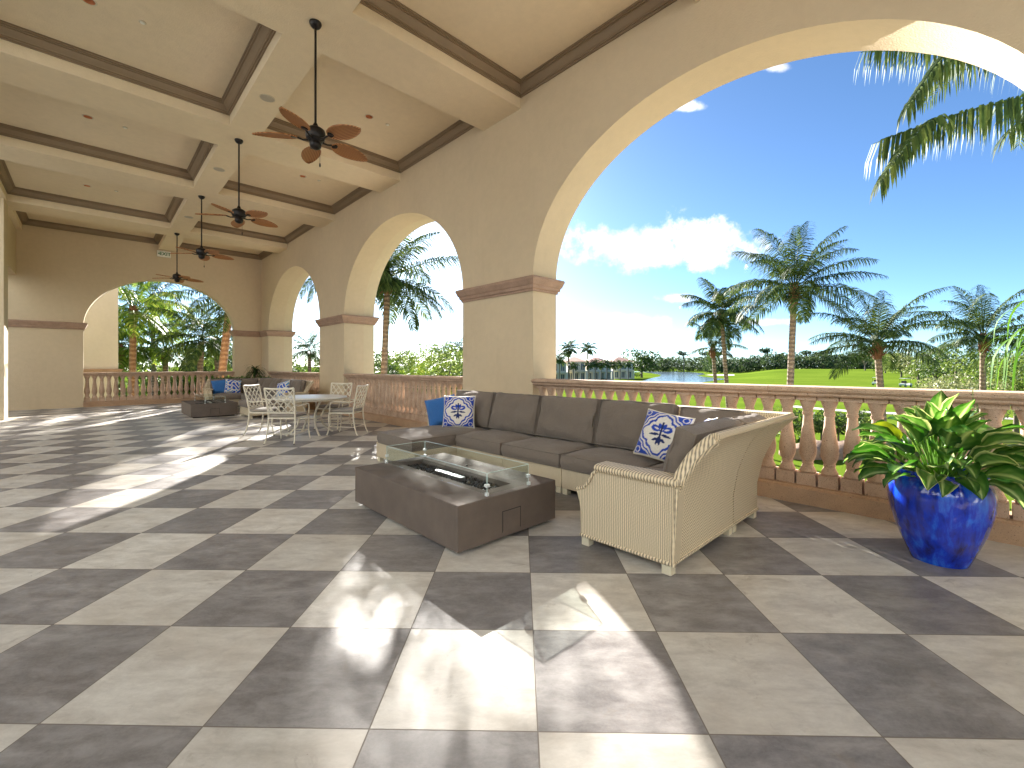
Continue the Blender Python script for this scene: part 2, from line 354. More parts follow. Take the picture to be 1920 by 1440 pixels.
# ------------------------------------------------------------------ mesh building
class MB:
    def __init__(s): s.v = []; s.f = []; s.c = None
    def add(s, vs, fs):
        o = len(s.v); s.v.extend([tuple(v) for v in vs]); s.f.extend([tuple(i + o for i in f) for f in fs])
    def box(s, x0, x1, y0, y1, z0, z1):
        s.add([(x0, y0, z0), (x1, y0, z0), (x1, y1, z0), (x0, y1, z0), (x0, y0, z1), (x1, y0, z1), (x1, y1, z1), (x0, y1, z1)],
              [(0, 3, 2, 1), (4, 5, 6, 7), (0, 1, 5, 4), (1, 2, 6, 5), (2, 3, 7, 6), (3, 0, 4, 7)])
    def obox(s, c, ax, ay, az, hx, hy, hz):
        vs = []
        for k in (-1, 1):
            for i, j in ((-1, -1), (1, -1), (1, 1), (-1, 1)):
                vs.append(Vector(c) + Vector(ax) * hx * i + Vector(ay) * hy * j + Vector(az) * hz * k)
        s.add(vs, [(0, 3, 2, 1), (4, 5, 6, 7), (0, 1, 5, 4), (1, 2, 6, 5), (2, 3, 7, 6), (3, 0, 4, 7)])
    def tube(s, pts, rad, n=8, caps=True, sq=False):
        pts = [Vector(p) for p in pts]; k = len(pts)
        rads = rad if isinstance(rad, (list, tuple)) else [rad] * k
        o = len(s.v); prev = None
        for i, p in enumerate(pts):
            d = (pts[min(i + 1, k - 1)] - pts[max(i - 1, 0)])
            if d.length < 1e-9: d = Vector((0, 0, 1))
            d.normalize()
            if prev is None:
                up = Vector((0, 0, 1)) if abs(d.z) < .9 else Vector((1, 0, 0))
                a = d.cross(up).normalized()
            else:
                a = (prev - d * prev.dot(d)); a = a.normalized() if a.length > 1e-6 else d.orthogonal().normalized()
            prev = a; b = d.cross(a)
            for j in range(n):
                w = 2 * PI * j / n + (PI / 4 if sq else 0)
                s.v.append(tuple(p + (a * math.cos(w) + b * math.sin(w)) * rads[i]))
        for i in range(k - 1):
            for j in range(n):
                q = (j + 1) % n
                s.f.append((o + i * n + j, o + i * n + q, o + (i + 1) * n + q, o + (i + 1) * n + j))
        if caps:
            s.f.append(tuple(o + j for j in range(n))[::-1]); s.f.append(tuple(o + (k - 1) * n + j for j in range(n)))
    def lathe(s, prof, n=24, c=(0, 0, 0), sq=False, capb=True, capt=True):
        o = len(s.v)
        for r, z in prof:
            for j in range(n):
                w = 2 * PI * (j + (.5 if sq else 0)) / n
                s.v.append((c[0] + r * math.cos(w), c[1] + r * math.sin(w), c[2] + z))
        for i in range(len(prof) - 1):
            for j in range(n):
                q = (j + 1) % n
                s.f.append((o + i * n + j, o + i * n + q, o + (i + 1) * n + q, o + (i + 1) * n + j))
        if capb: s.f.append(tuple(o + j for j in range(n))[::-1])
        if capt: s.f.append(tuple(o + (len(prof) - 1) * n + j for j in range(n)))
    def prism(s, poly, fn, a0, a1):
        """poly: 2D points; fn(u,v,a)->xyz; extruded from a0 to a1."""
        n = len(poly)
        s.add([fn(u, v, a0) for u, v in poly] + [fn(u, v, a1) for u, v in poly],
              [tuple(range(n))[::-1], tuple(range(n, 2 * n))] + [(i, (i + 1) % n, n + (i + 1) % n, n + i) for i in range(n)])
    def sheet(s, rows, closed=False):
        o = len(s.v); n = len(rows[0])
        for r in rows: s.v.extend([tuple(p) for p in r])
        for i in range(len(rows) - 1):
            for j in range(n - 1 + (1 if closed else 0)):
                q = (j + 1) % n
                s.f.append((o + i * n + j, o + i * n + q, o + (i + 1) * n + q, o + (i + 1) * n + j))
    def build(s, name, mat, parent=None, smooth=None, fix=True, bevel=0, cols=None, loc=None):
        me = bpy.data.meshes.new(name); me.from_pydata(s.v, [], s.f); me.update()
        if fix:
            bm = bmesh.new(); bm.from_mesh(me); bmesh.ops.recalc_face_normals(bm, faces=bm.faces); bm.to_mesh(me); bm.free()
        if cols is not None:
            a = me.color_attributes.new('Col', 'FLOAT_COLOR', 'POINT')
            flat = []
            for c in cols: flat.extend(c)
            a.data.foreach_set('color', flat)
        if smooth is not None:
            me.polygons.foreach_set('use_smooth', [True] * len(me.polygons))
            if smooth < 180: me.set_sharp_from_angle(angle=R(smooth))
        me.materials.append(mat)
        o = bpy.data.objects.new(name, me); COL.objects.link(o)
        if parent is not None: o.parent = parent
        if loc is not None: o.location = loc
        if bevel:
            b = o.modifiers.new('edge', 'BEVEL'); b.width = bevel; b.segments = 2; b.limit_method = 'ANGLE'; b.angle_limit = R(40)
        return o
def tag(o, label, cat, group=None):
    o['label'] = label; o['category'] = cat
    if group: o['group'] = group
    return o
def struct(o, kind='structure'):
    o['kind'] = kind; return o
def thing(name, label, cat, loc=(0, 0, 0), rz=0, group=None):
    o = bpy.data.objects.new(name, None); COL.objects.link(o); o.location = loc; o.rotation_euler = (0, 0, rz)
    o.empty_display_size = .1
    return tag(o, label, cat, group)
def dup(root, loc, rz, label, group=None):
    kids = {}
    for ob in COL.objects:
        if ob.parent is not None: kids.setdefault(ob.parent.name, []).append(ob)
    r = root.copy(); COL.objects.link(r); r.location = loc; r.rotation_euler = (0, 0, rz); r['label'] = label
    if group: r['group'] = group
    def rec(a, b):
        for ch in kids.get(a.name, []):
            c = ch.copy(); COL.objects.link(c); c.parent = b; rec(ch, c)
    rec(root, r)
    return r
#PART2
def W(o, parent):
    """parent o (whose mesh is in world coordinates) to an unrotated empty."""
    o.parent = parent; o.location = -parent.location; return o

# ================================================================== ARCHITECTURE
XW, XO, XO2 = 4.95, 5.5, 5.82          # inner face, outer face, outer step
ZSP, AA, AB = 2.68, 2.63, 2.02          # arch spring height, half width, rise
ZT = 6.35                               # top of the wall
CY = [-4.98, 2.08, 9.12, 16.15]
YE, YE2 = 19.77, 20.12                  # end wall faces
YS = -8.6                               # near limit of the loggia
ZG = -3.2                               # garden level
def arch_wall(mb, fn, a0, a1, centers, aa, ab, zsp, w0, w1, zb, zt, inset=0.0):
    """fn(a, w, z)->xyz with a along the wall, w through it."""
    N = 44; cur = a0
    def quad(p): mb.add(p, [(0, 1, 2, 3)])
    def solid(x0, x1, z0, z1, ends=True):
        for w in (w0, w1): quad([fn(x0, w, z0), fn(x1, w, z0), fn(x1, w, z1), fn(x0, w, z1)])
    for c in centers:
        l, r = c - aa + inset, c + aa - inset
        solid(cur, l, zb, zt); 
        for x in (l, r): quad([fn(x, w0, 0), fn(x, w1, 0), fn(x, w1, zsp), fn(x, w0, zsp)])
        solid(l, r, zb, -.02); quad([fn(l, w0, -.02), fn(r, w0, -.02), fn(r, w1, -.02), fn(l, w1, -.02)])
        A = [math.pi * k / N for k in range(N + 1)]
        P = [(c - (aa - inset) * math.cos(t), zsp + (ab - inset) * math.sin(t)) for t in A]
        for w in (w0, w1): mb.sheet([[fn(x, w, z) for x, z in P], [fn(x, w, zt) for x, z in P]])
        mb.sheet([[fn(x, w0, z) for x, z in P], [fn(x, w1, z) for x, z in P]])
        cur = r
    solid(cur, a1, zb, zt)
    for x in (a0, a1): quad([fn(x, w0, zb), fn(x, w1, zb), fn(x, w1, zt), fn(x, w0, zt)])
    quad([fn(a0, w0, zt), fn(a1, w0, zt), fn(a1, w1, zt), fn(a0, w1, zt)])

mb = MB(); arch_wall(mb, lambda a, w, z: (w, a, z), YS, YE + .1, CY, AA, AB, ZSP, XW, XO, ZG - .4, ZT)
arcade = mb.build('arcade_wall', M['stucco'], smooth=30, fix=False)
tag(arcade, 'long tan stucco wall with a row of tall round arches facing the golf course', 'wall')
mb = MB(); arch_wall(mb, lambda a, w, z: (w, a, z), 5.6, YE + 1.2, CY[2:], AA, AB, ZSP, XO + .002, XO2, ZG - .4, ZT - .2, inset=-.025)
mb.build('outer_facing', M['stucco_out'], arcade, smooth=30, fix=False)

ECX, EA, EB, EZ = 1.92, 2.1, 1.75, 2.6
mb = MB(); arch_wall(mb, lambda a, w, z: (a, w, z), -9.0, XW + .06, [ECX], EA, EB, EZ, YE, YE2, ZG - .4, ZT)
endwall = mb.build('end_wall', M['stucco'], smooth=30, fix=False)
tag(endwall, 'tan stucco end wall with one low wide arch open to the palms', 'wall')

# band mouldings
BP = [(2.485, .006), (2.485, .022), (2.520, .022), (2.528, .045), (2.575, .052), (2.590, .070), (2.655, .092), (2.665, .100), (2.698, .100), (2.710, .085), (2.712, .0)]
def band(x0, x1, y0, y1):
    m = MB()
    rows = [[(x0 - p, y0 - p, z), (x1 + p, y0 - p, z), (x1 + p, y1 + p, z), (x0 - p, y1 + p, z)] for z, p in BP]
    m.sheet(rows, closed=True); return m
edges = []
for k in range(len(CY) - 1): edges.append((CY[k] + AA, CY[k + 1] - AA))
for a, b in edges:
    band(XW, XO2 + .003 if a > 3 and a > 5.7 else XO, a, b).build('impost_band', M['stone_band'], arcade, smooth=25)
# last pier + corner run on the end wall
m = MB(); prof = BP
y0, y1 = CY[3] + AA, YE
rows = []
for z, p in BP:
    rows.append([(XO2 + p, y0 - p, z), (XW - p, y0 - p, z), (XW - p, YE - p, z), (ECX + EA - p, YE - p, z), (ECX + EA - p, YE2 + p, z)])
m.sheet(rows); m.build('impost_band', M['stone_band'], arcade, smooth=25)
m = MB(); rows = [[(-6, YE - p, z), (ECX - EA + p, YE - p, z), (ECX - EA + p, YE2 + p, z)] for z, p in BP]
m.sheet(rows); m.build('impost_band', M['stone_band'], endwall, smooth=25)

# floor
m = MB(); m.box(-10.5, XO - .004, -14, YE + .004, -.45, 0)
fl = struct(m.build('floor', M['floor']))

# ceiling: coffers, beams
ZS, ZC = 5.42, 5.76
BY = [-5.8, -2.05, 1.7, 5.44, 9.22, 12.87, 16.98]; BH = .46
SX0, SX1 = 1.71, 2.19
XL0, XL1 = -1.95, -1.5
m = MB()
ceil = MB(); cans = []
def coffer_panel(x0, x1, y0, y1, holes):
    bm = bmesh.new()
    def loop(pts):
        vs = [bm.verts.new(p) for p in pts]; return [bm.edges.new((vs[i], vs[(i + 1) % len(vs)])) for i in range(len(vs))]
    E_ = loop([(x0, y0, ZC), (x1, y0, ZC), (x1, y1, ZC), (x0, y1, ZC)])
    for hx, hy, r in holes: E_ += loop([(hx + r * math.cos(2 * PI * k / 24), hy + r * math.sin(2 * PI * k / 24), ZC) for k in range(24)])
    bmesh.ops.triangle_fill(bm, edges=E_, use_beauty=True)
    bm.verts.index_update()
    ceil.add([v.co[:] for v in bm.verts], [[v.index for v in f.verts] for f in bm.faces]); bm.free()
cofs = []
ys = [YS] + [v for b in BY for v in (b - BH, b + BH)] + [YE]
for k in range(0, len(ys) - 1, 2):
    for (x0, x1) in ((XL1, SX0), (SX1, XW)): cofs.append((x0, x1, ys[k], ys[k + 1]))
def bq(a, b, c_, d): ceil.add([a, b, c_, d], [(0, 1, 2, 3)])
can_xy = [(-.02, 7.43), (-.04, 10.9), (-1.26, 13.87), (-.07, 15.07), (3.58, 7.43), (3.58, 10.83), (-1.27, 18.38), (-.07, 18.72), (3.58, 15.0), (3.6, 3.6), (-.02, 3.6)]
for (x0, x1, y0, y1) in cofs:
    hs = [(x, y, .062) for x, y in can_xy if x0 < x < x1 and y0 < y < y1]
    coffer_panel(x0, x1, y0, y1, hs)
    for (ax, ay, bx, by) in ((x0, y0, x1, y0), (x1, y0, x1, y1), (x1, y1, x0, y1), (x0, y1, x0, y0)):
        if (ax == bx == XW) or (ay == by == YE): continue
        bq((ax, ay, ZS), (bx, by, ZS), (bx, by, ZC), (ax, ay, ZC))
# soffits of spine, side beam and cross beams (one level, butted)
for b in BY:
    for (x0, x1) in ((XL1, SX0), (SX1, XW)): bq((x0, b - BH, ZS), (x1, b - BH, ZS), (x1, b + BH, ZS), (x0, b + BH, ZS))
bq((SX0, YS, ZS), (SX1, YS, ZS), (SX1, YE, ZS), (SX0, YE, ZS))
bq((XL0, YS, ZS), (XL1, YS, ZS), (XL1, YE, ZS), (XL0, YE, ZS))
bq((XL0, YS, ZS), (XL0, YE, ZS), (XL0, YE, ZC), (XL0, YS, ZC))
bq((-2.5, YS, ZC), (XL0, YS, ZC), (XL0, YE, ZC), (-2.5, YE, ZC))
ce = struct(ceil.build('ceiling', M['ceil'], fix=False))
m = MB(); m.box(-2.6, XW - .01, YS, YE - .004, ZC + .25, ZT - .02); m.build('roof_slab', M['stucco_out'], ce)
CP = [(.0, 5.585), (.018, 5.585), (.018, 5.612), (.036, 5.612), (.036, 5.632), (.050, 5.640), (.070, 5.674), (.104, 5.700), (.104, 5.716), (.124, 5.716), (.124, 5.738), (.144, 5.738), (.144, 5.7585)]
for (x0, x1, y0, y1) in cofs:
    if y1 < 1: continue
    e = .003
    m = MB(); rows = [[(x0 + p + e, y0 + p + e, z), (x1 - p - e, y0 + p + e, z), (x1 - p - e, y1 - p - e, z), (x0 + p + e, y1 - p - e, z)] for p, z in CP]
    m.sheet(rows, closed=True); m.build('crown_moulding', M['crown'], ce, smooth=25)

# recessed cans, sprinklers, speakers
first = None
where = {0: 'above the middle of the nearest left coffer', 1: 'in the second left coffer', 2: 'near the left edge of the third left coffer', 3: 'in the third left coffer near the beam',
         4: 'in the coffer right of the nearest fan', 5: 'in the second coffer right of the spine beam', 6: 'near the left edge of the farthest left coffer', 7: 'in the farthest left coffer', 8: 'in the third coffer right of the spine beam', 9: 'in the near coffer at the top right', 10: 'in the near coffer above the camera'}
for i, (x, y) in enumerate(can_xy):
    lab = 'copper lined recessed downlight ' + where[i]
    if first is None:
        t = thing('recessed_downlight', lab, 'ceiling light', (x, y, ZC), group='recessed downlights in the ceiling')
        m = MB(); m.lathe([(.061, .0), (.061, -.004), (.078, -.005), (.080, -.001), (.080, .0)], 28, capb=False, capt=False); m.build('trim_ring', M['trimwhite'], t, smooth=40)
        m = MB(); m.lathe([(.0605, -.002), (.056, .04), (.045, .09)], 28, capb=False, capt=False); m.lathe([(.001, .089), (.046, .0895)], 20, capb=False, capt=False); m.build('reflector', M['copper'], t, smooth=60)
        first = t
    else: dup(first, (x, y, ZC), 0, lab)
sp_xy = [((.48, 7.41), 'in the nearest left coffer'), ((.46, 10.9), 'in the second left coffer'), ((.46, 15.0), 'in the third left coffer'), ((3.94, 7.43), 'right of the nearest fan'), ((3.94, 10.8), 'above the nearest fan blades toward the arches')]
first = None
for (x, y), w in sp_xy:
    if first is None:
        t = thing('sprinkler_head', 'small pale sprinkler cap ' + w, 'sprinkler', (x, y, ZC - .001), group='sprinkler caps in the ceiling')
        m = MB(); m.lathe([(.040, 0), (.040, -.006), (.034, -.009), (.030, -.006)], 20, capb=False); m.build('cover_ring', M['trimwhite'], t, smooth=40)
        m = MB(); m.lathe([(.026, -.006), (.024, -.016), (.008, -.018)], 16, capb=False); m.build('cap', M['pebble'], t, smooth=40); first = t
    else: dup(first, (x, y, ZC - .001), 0, 'small pale sprinkler cap ' + w)
first = None
for (x, y), w in [((1.95, 7.46), 'between the first and second fans'), ((1.93, 10.85), 'between the second and third fans'), ((1.94, 14.9), 'between the third and fourth fans')]:
    lab = 'round pale speaker grille in the spine beam ' + w
    if first is None:
        t = thing('ceiling_speaker', lab, 'speaker', (x, y, ZS - .001), group='round speakers in the spine beam')
        m = MB(); m.lathe([(.105, 0), (.107, -.006), (.098, -.008)], 32, capb=False, capt=False); m.build('rim', M['trimwhite'], t, smooth=40)
        m = MB(); m.lathe([(.001, -.009), (.06, -.008), (.098, -.005)], 32, capb=False, capt=False); m.build('grille', M['grille'], t, smooth=60); first = t
    else: dup(first, (x, y, ZS - .001), 0, lab)

# left side piers and header
for (y, lab) in ((16.65, 'tan square pier at the far left edge under the last cross beam'), (9.22, 'tan square pier on the left side beyond the picture'), (1.7, 'tan square pier left of the camera'), (-5.8, 'tan square pier behind the camera')):
    m = MB(); m.box(XL0 - .1, -1.53, y - .35, y + .35, 0, ZS + .06)
    o = m.build('square_pier', M['stucco'], bevel=.01); tag(o, lab, 'pier')
m = MB()
N = 16; P = [(17.0 + .001 + 2.76 * k / N, 4.05 + .0 * k) for k in range(N + 1)]
m.box(XL0, -1.62, 17.003, YE - .003, 4.05, ZS + .05)
o = m.build('side_header', M['stucco']); tag(o, 'short tan wall panel high in the far left corner beside the end wall', 'wall')

# EXIT sign
def text_mesh(body, size, extr):
    cu = bpy.data.curves.new('txt', 'FONT'); cu.body = body; cu.size = size; cu.extrude = extr; cu.align_x = 'CENTER'; cu.align_y = 'CENTER'; cu.offset = size * .02
    ob = bpy.data.objects.new('txt', cu); COL.objects.link(ob)
    dg = bpy.context.evaluated_depsgraph_get(); me = bpy.data.meshes.new_from_object(ob.evaluated_get(dg))
    bpy.data.objects.remove(ob); return me
t = thing('exit_sign', 'small white exit sign with green letters above the end arch', 'sign', (1.86, YE - .06, 5.27))
m = MB(); m.box(-.19, .19, -.025, .025, -.105, .105); m.build('housing', M['pebble'], t, bevel=.006)
m = MB(); m.box(-.03, .03, -.012, .012, .105, .152); m.build('mount', M['trimwhite'], t)
me = text_mesh('EXIT', .155, .003); me.materials.append(M['green'])
o = bpy.data.objects.new('lettering', me); COL.objects.link(o); o.parent = t; o.rotation_euler = (PI / 2, 0, 0); o.location = (.03, -.029, 0)
m = MB(); m.prism([(-.175, 0), (-.145, .03), (-.145, .012), (-.125, .012), (-.125, -.012), (-.145, -.012), (-.145, -.03)], lambda u, v, a: (u, a, v), -.031, -.026); m.build('arrow', M['green'], t)

# ------------------------------------------------------------------ balustrades
BAL = [(.060, .275), (.068, .285), (.071, .297), (.062, .318), (.050, .345), (.045, .362), (.050, .368), (.050, .380), (.045, .388), (.053, .405), (.066, .44), (.0725, .48), (.0725, .52), (.066, .575), (.056, .65), (.047, .73), (.041, .80), (.039, .838), (.046, .846), (.046, .866), (.040, .874), (.043, .895), (.054, .930), (.066, .965), (.069, .985)]
def baluster_mesh():
    m = MB(); m.box(-.0785, .0785, -.0785, .0785, .166, .277); m.lathe(BAL, 18); m.box(-.074, .074, -.0825, .0825, .9845, 1.028)
    return m
bal_proto = None
def balustrade(name, label, axis, a0, a1, w, n):
    """axis 'y': runs along y at x=w ; 'x': runs along x at y=w. w = centre line."""
    global bal_proto
    loc = (w, (a0 + a1) / 2, 0) if axis == 'y' else ((a0 + a1) / 2, w, 0)
    t = thing(name, label, 'balustrade', loc, group='stone balustrades in the arches')
    L = (a1 - a0) / 2
    fn = (lambda u, v, a: (u, a, v)) if axis == 'y' else (lambda u, v, a: (a, u, v))
    m = MB()
    m.prism([(-.17, -.018), (.2, -.018), (.2, .165), (-.135, .165), (-.142, .155), (-.17, .147)], fn, -L, L); m.build('kerb', M['kerbstone'], t, smooth=30)
    m = MB(); pr_ = [(-.12, 1.028), (-.135, 1.04), (-.135, 1.056), (-.150, 1.066), (-.165, 1.078), (-.168, 1.10), (-.158, 1.116), (-.145, 1.121), (.14, 1.121), (.16, 1.112), (.165, 1.09), (.14, 1.05), (.12, 1.028)]
    # rail cut in stone lengths with thin joints
    cuts = [-L + .0]; step = 1.42; p = -L + .55
    while p < L - .3: cuts.append(p); p += step
    cuts.append(L)
    for i in range(len(cuts) - 1): m.prism(pr_, fn, cuts[i] + (.003 if i else 0), cuts[i + 1] - (.003 if i < len(cuts) - 2 else 0))
    m.build('rail', M['stone'], t, smooth=30)
    for k in range(n):
        a = -L + (k + .5) * 2 * L / n
        if bal_proto is None:
            o = baluster_mesh().build('baluster', M['stone'], t, smooth=35, bevel=0); bal_proto = o
        else:
            o = bal_proto.copy(); COL.objects.link(o); o.parent = t
        o.location = (0, a, 0) if axis == 'y' else (a, 0, 0)
        o.rotation_euler = (0, 0, 0 if axis == 'y' else PI / 2)
    return t
XB = 5.07
for k, lab in ((0, 'coral stone balustrade in the arch behind the camera'), (1, 'coral stone balustrade across the big near arch behind the wicker sectional'), (2, 'coral stone balustrade in the middle arch behind the white dining set'), (3, 'coral stone balustrade in the farthest side arch beside the corner')):
    balustrade('stone_balustrade', lab, 'y', CY[k] - AA + .001, CY[k] + AA - .001, XB, 30)
balustrade('stone_balustrade', 'coral stone balustrade across the low end wall arch', 'x', ECX - EA + .001, ECX + EA - .001, YE + .14, 24)

# unseen pale walls added on the left and behind the camera to bounce sunlight in
def facade(name, label, loc, rz, L, H):
    t = thing(name, label, 'building', loc, rz)
    m = MB(); m.box(0, L, 0, 1.0, -.4, H); m.build('wall', M['bouncewall'], t)
    m = MB(); m.box(-.1, L + .1, -.18, 1.1, H, H + .3); m.build('cornice', M['stone_band'], t)
    k = 0; x = 2.2
    while x < L - 2:
        for z0 in (1.0, 4.9, 8.3):
            if z0 + 2 > H: continue
            m = MB(); 
            for (a, b_, c_, d_) in ((x - .7, x + .7, z0 - .12, z0), (x - .7, x + .7, z0 + 1.9, z0 + 2.02), (x - .7, x - .6, z0, z0 + 1.9), (x + .6, x + .7, z0, z0 + 1.9), (x - .03, x + .03, z0, z0 + 1.9)): m.box(a, b_, -.09, -.003, c_, d_)
            f = m.build('window', M['foot'], t); m = MB(); m.box(x - .6, x + .6, -.04, -.004, z0, z0 + 1.9); m.build('pane', M['window'], f)
        x += 5.2
    return t
facade('bounce_facade', 'unseen pale wall with windows added left of the loggia to bounce sunlight in', (-7.6, -12, 0), PI / 2, 32, 13.5)
facade('bounce_facade_rear', 'unseen pale wall with windows added behind the camera to bounce sunlight in', (9.0, -11.0, 0), PI, 16, 12)

# neighbouring wing seen through the end arch
m = MB(); m.box(-3.5, .8, 24.0, 25.2, ZG - .4, 7.2)
wing = m.build('outer_wing_wall', M['wing'], bevel=.01); tag(wing, 'pale wall of the next wing seen through the left side of the end arch', 'wall')
m = MB(); m.sheet([[(-3.5, 24 - p, z), (.8 + p, 24 - p, z), (.8 + p, 25.2 + p, z)] for z, p in ((1.02, .0), (1.04, .06), (1.12, .12), (1.2, .14), (1.215, .0))]); m.build('ledge', M['stone_band'], wing)
m = MB(); m.box(-3.4, .72, 24.09, 25.1, 7.2, 7.45); m.build('coping', M['stone_band'], wing)
#PART3
# ================================================================== CEILING FANS
def fan_blade():
    m = MB(); n = 18; top = []; bot = []
    rows = []
    for i in range(n + 1):
        s_ = i / n; x = .20 + .48 * s_
        hw = .112 * (math.sin(PI * min(1, max(0, s_)) ** .82)) ** .62 if 0 < s_ < 1 else .004
        z = -.02 * s_ ** 2
        r = []
        for j in range(7):
            v = (j / 3 - 1); r.append((x, v * hw, z - .012 * v * v))
        rows.append(r)
    m.sheet(rows); m.sheet([[(p[0], p[1], p[2] - .007) for p in r] for r in rows])
    rim = [r[0] for r in rows] + [r[-1] for r in rows[::-1]] + [rows[0][0]]
    m.tube([(p[0], p[1], p[2] - .0035) for p in rim], .0075, 6, caps=False)
    return m
def make_fan(label):
    t = thing('ceiling_fan', label, 'ceiling fan', (0, 0, ZS), group='palm leaf ceiling fans along the spine beam')
    m = MB(); m.lathe([(.068, 0), (.070, -.012), (.064, -.03), (.050, -.052), (.030, -.066), (.014, -.07)], 24, capb=False); m.build('canopy', M['black'], t, smooth=50)
    m = MB(); m.tube([(0, 0, -.06), (0, 0, -1.26)], .0135, 12); m.build('downrod', M['black'], t, smooth=60)
    m = MB(); m.lathe([(.018, -1.20), (.03, -1.225), (.034, -1.25), (.075, -1.262), (.105, -1.285), (.112, -1.31), (.112, -1.37), (.100, -1.395), (.085, -1.40), (.072, -1.43), (.064, -1.435), (.068, -1.46), (.060, -1.49), (.040, -1.505), (.012, -1.515)], 28); m.build('motor_housing', M['black'], t, smooth=40)
    m = MB(); m.tube([(.05, .0, -1.49), (.052, 0, -1.66)], .0018, 5); m.lathe([(.003, -1.66), (.009, -1.668), (.010, -1.70), (.004, -1.71)], 10, c=(.052, 0, 0)); m.build('pull_chain', M['black'], t, smooth=60)
    b0 = None; k0 = None
    for k in range(5):
        a = R(78 + 72 * k)
        if b0 is None:
            b0 = fan_blade().build('blade', M['blade'], t, smooth=50)
            m = MB(); m.tube([(.08, 0, -.03), (.14, 0, -.035), (.20, 0, -.016)], [.013, .010, .012], 8)
            m.lathe([(.001, -.022), (.034, -.022), (.040, -.014), (.034, -.008), (.001, -.008)], 20, c=(.235, 0, 0)); k0 = m.build('blade_bracket', M['black'], b0, smooth=50); b = b0
        else:
            b = b0.copy(); COL.objects.link(b); b.parent = t
            c = k0.copy(); COL.objects.link(c); c.parent = b
        b.rotation_mode = 'XYZ'
        b.matrix_local = Matrix.Translation((0, 0, -1.375)) @ Matrix.Rotation(a, 4, 'Z') @ Matrix.Rotation(R(-13), 4, 'X')
    return t
fan = make_fan('nearest bronze ceiling fan with brown palm leaf blades on a long rod')
fan.location = (1.94, 5.43, ZS)
for (x, y, lab) in ((1.94, 9.2, 'second nearest bronze fan with brown palm leaf blades'), (1.93, 12.87, 'third bronze palm leaf fan, beyond the second one'), (1.92, 16.98, 'farthest bronze palm leaf fan in front of the end arch')):
    dup(fan, (x, y, ZS), R(3 if y < 10 else -4), lab)

# ================================================================== CUSHIONS
def cushion_mb(w, d, h, crown=.03, n=18, pipe=.006, seed=0, edge=.045, wr=.006):
    """soft box: x width, y depth, z height, base at z=0."""
    m = MB(); rows_t = []; rows_b = []
    def shape(u, v):
        # u,v in -1..1 ; rounded plan
        x = u * w / 2; y = v * d / 2
        k = min(1 - abs(u), 1 - abs(v))
        cr = crown * (1 - abs(u) ** 3) ** .7 * (1 - abs(v) ** 3) ** .7
        nz = wr * mnoise.noise(Vector((x * 6 + seed, y * 6, seed * 1.7)))
        return x, y, cr + nz
    U = [-1 + 2 * i / n for i in range(n + 1)]
    U = [math.copysign(1 - (1 - abs(u)) ** 1.35, u) for u in U]
    inset = lambda q: 1 - q
    rt = [[(lambda s_: (s_[0], s_[1], h - .012 + s_[2]))(shape(u, v)) for u in U] for v in U]
    rb = [[(lambda s_: (s_[0], s_[1], .008 - s_[2] * .4))(shape(u, v)) for u in U] for v in U]
    m.sheet(rt); m.sheet(rb)
    per = []
    for i in range(n): per.append((U[i], -1))
    for i in range(n): per.append((1, U[i]))
    for i in range(n): per.append((-U[i], 1))
    for i in range(n): per.append((-1, -U[i]))
    wall = []
    for k in range(7):
        s_ = k / 6; z = .008 + (h - .020) * s_; bul = .020 * math.sin(PI * s_)
        row = []
        for (u, v) in per:
            nx, ny = (u if abs(u) == 1 else 0), (v if abs(v) == 1 else 0)
            l = math.hypot(nx, ny) or 1
            nn = .5 * wr * mnoise.noise(Vector((u * 3 + seed, v * 3, z * 9)))
            row.append((u * w / 2 + nx / l * (bul + nn), v * d / 2 + ny / l * (bul + nn), z))
        wall.append(row)
    m.sheet(wall, closed=True)
    if pipe:
        for z in (.008, h - .012):
            loop = [(u * (w / 2 + .002), v * (d / 2 + .002), z) for u, v in per]; loop.append(loop[0])
            m.tube(loop, pipe, 6, caps=False)
    return m
def place(o, M4): o.matrix_local = M4; return o

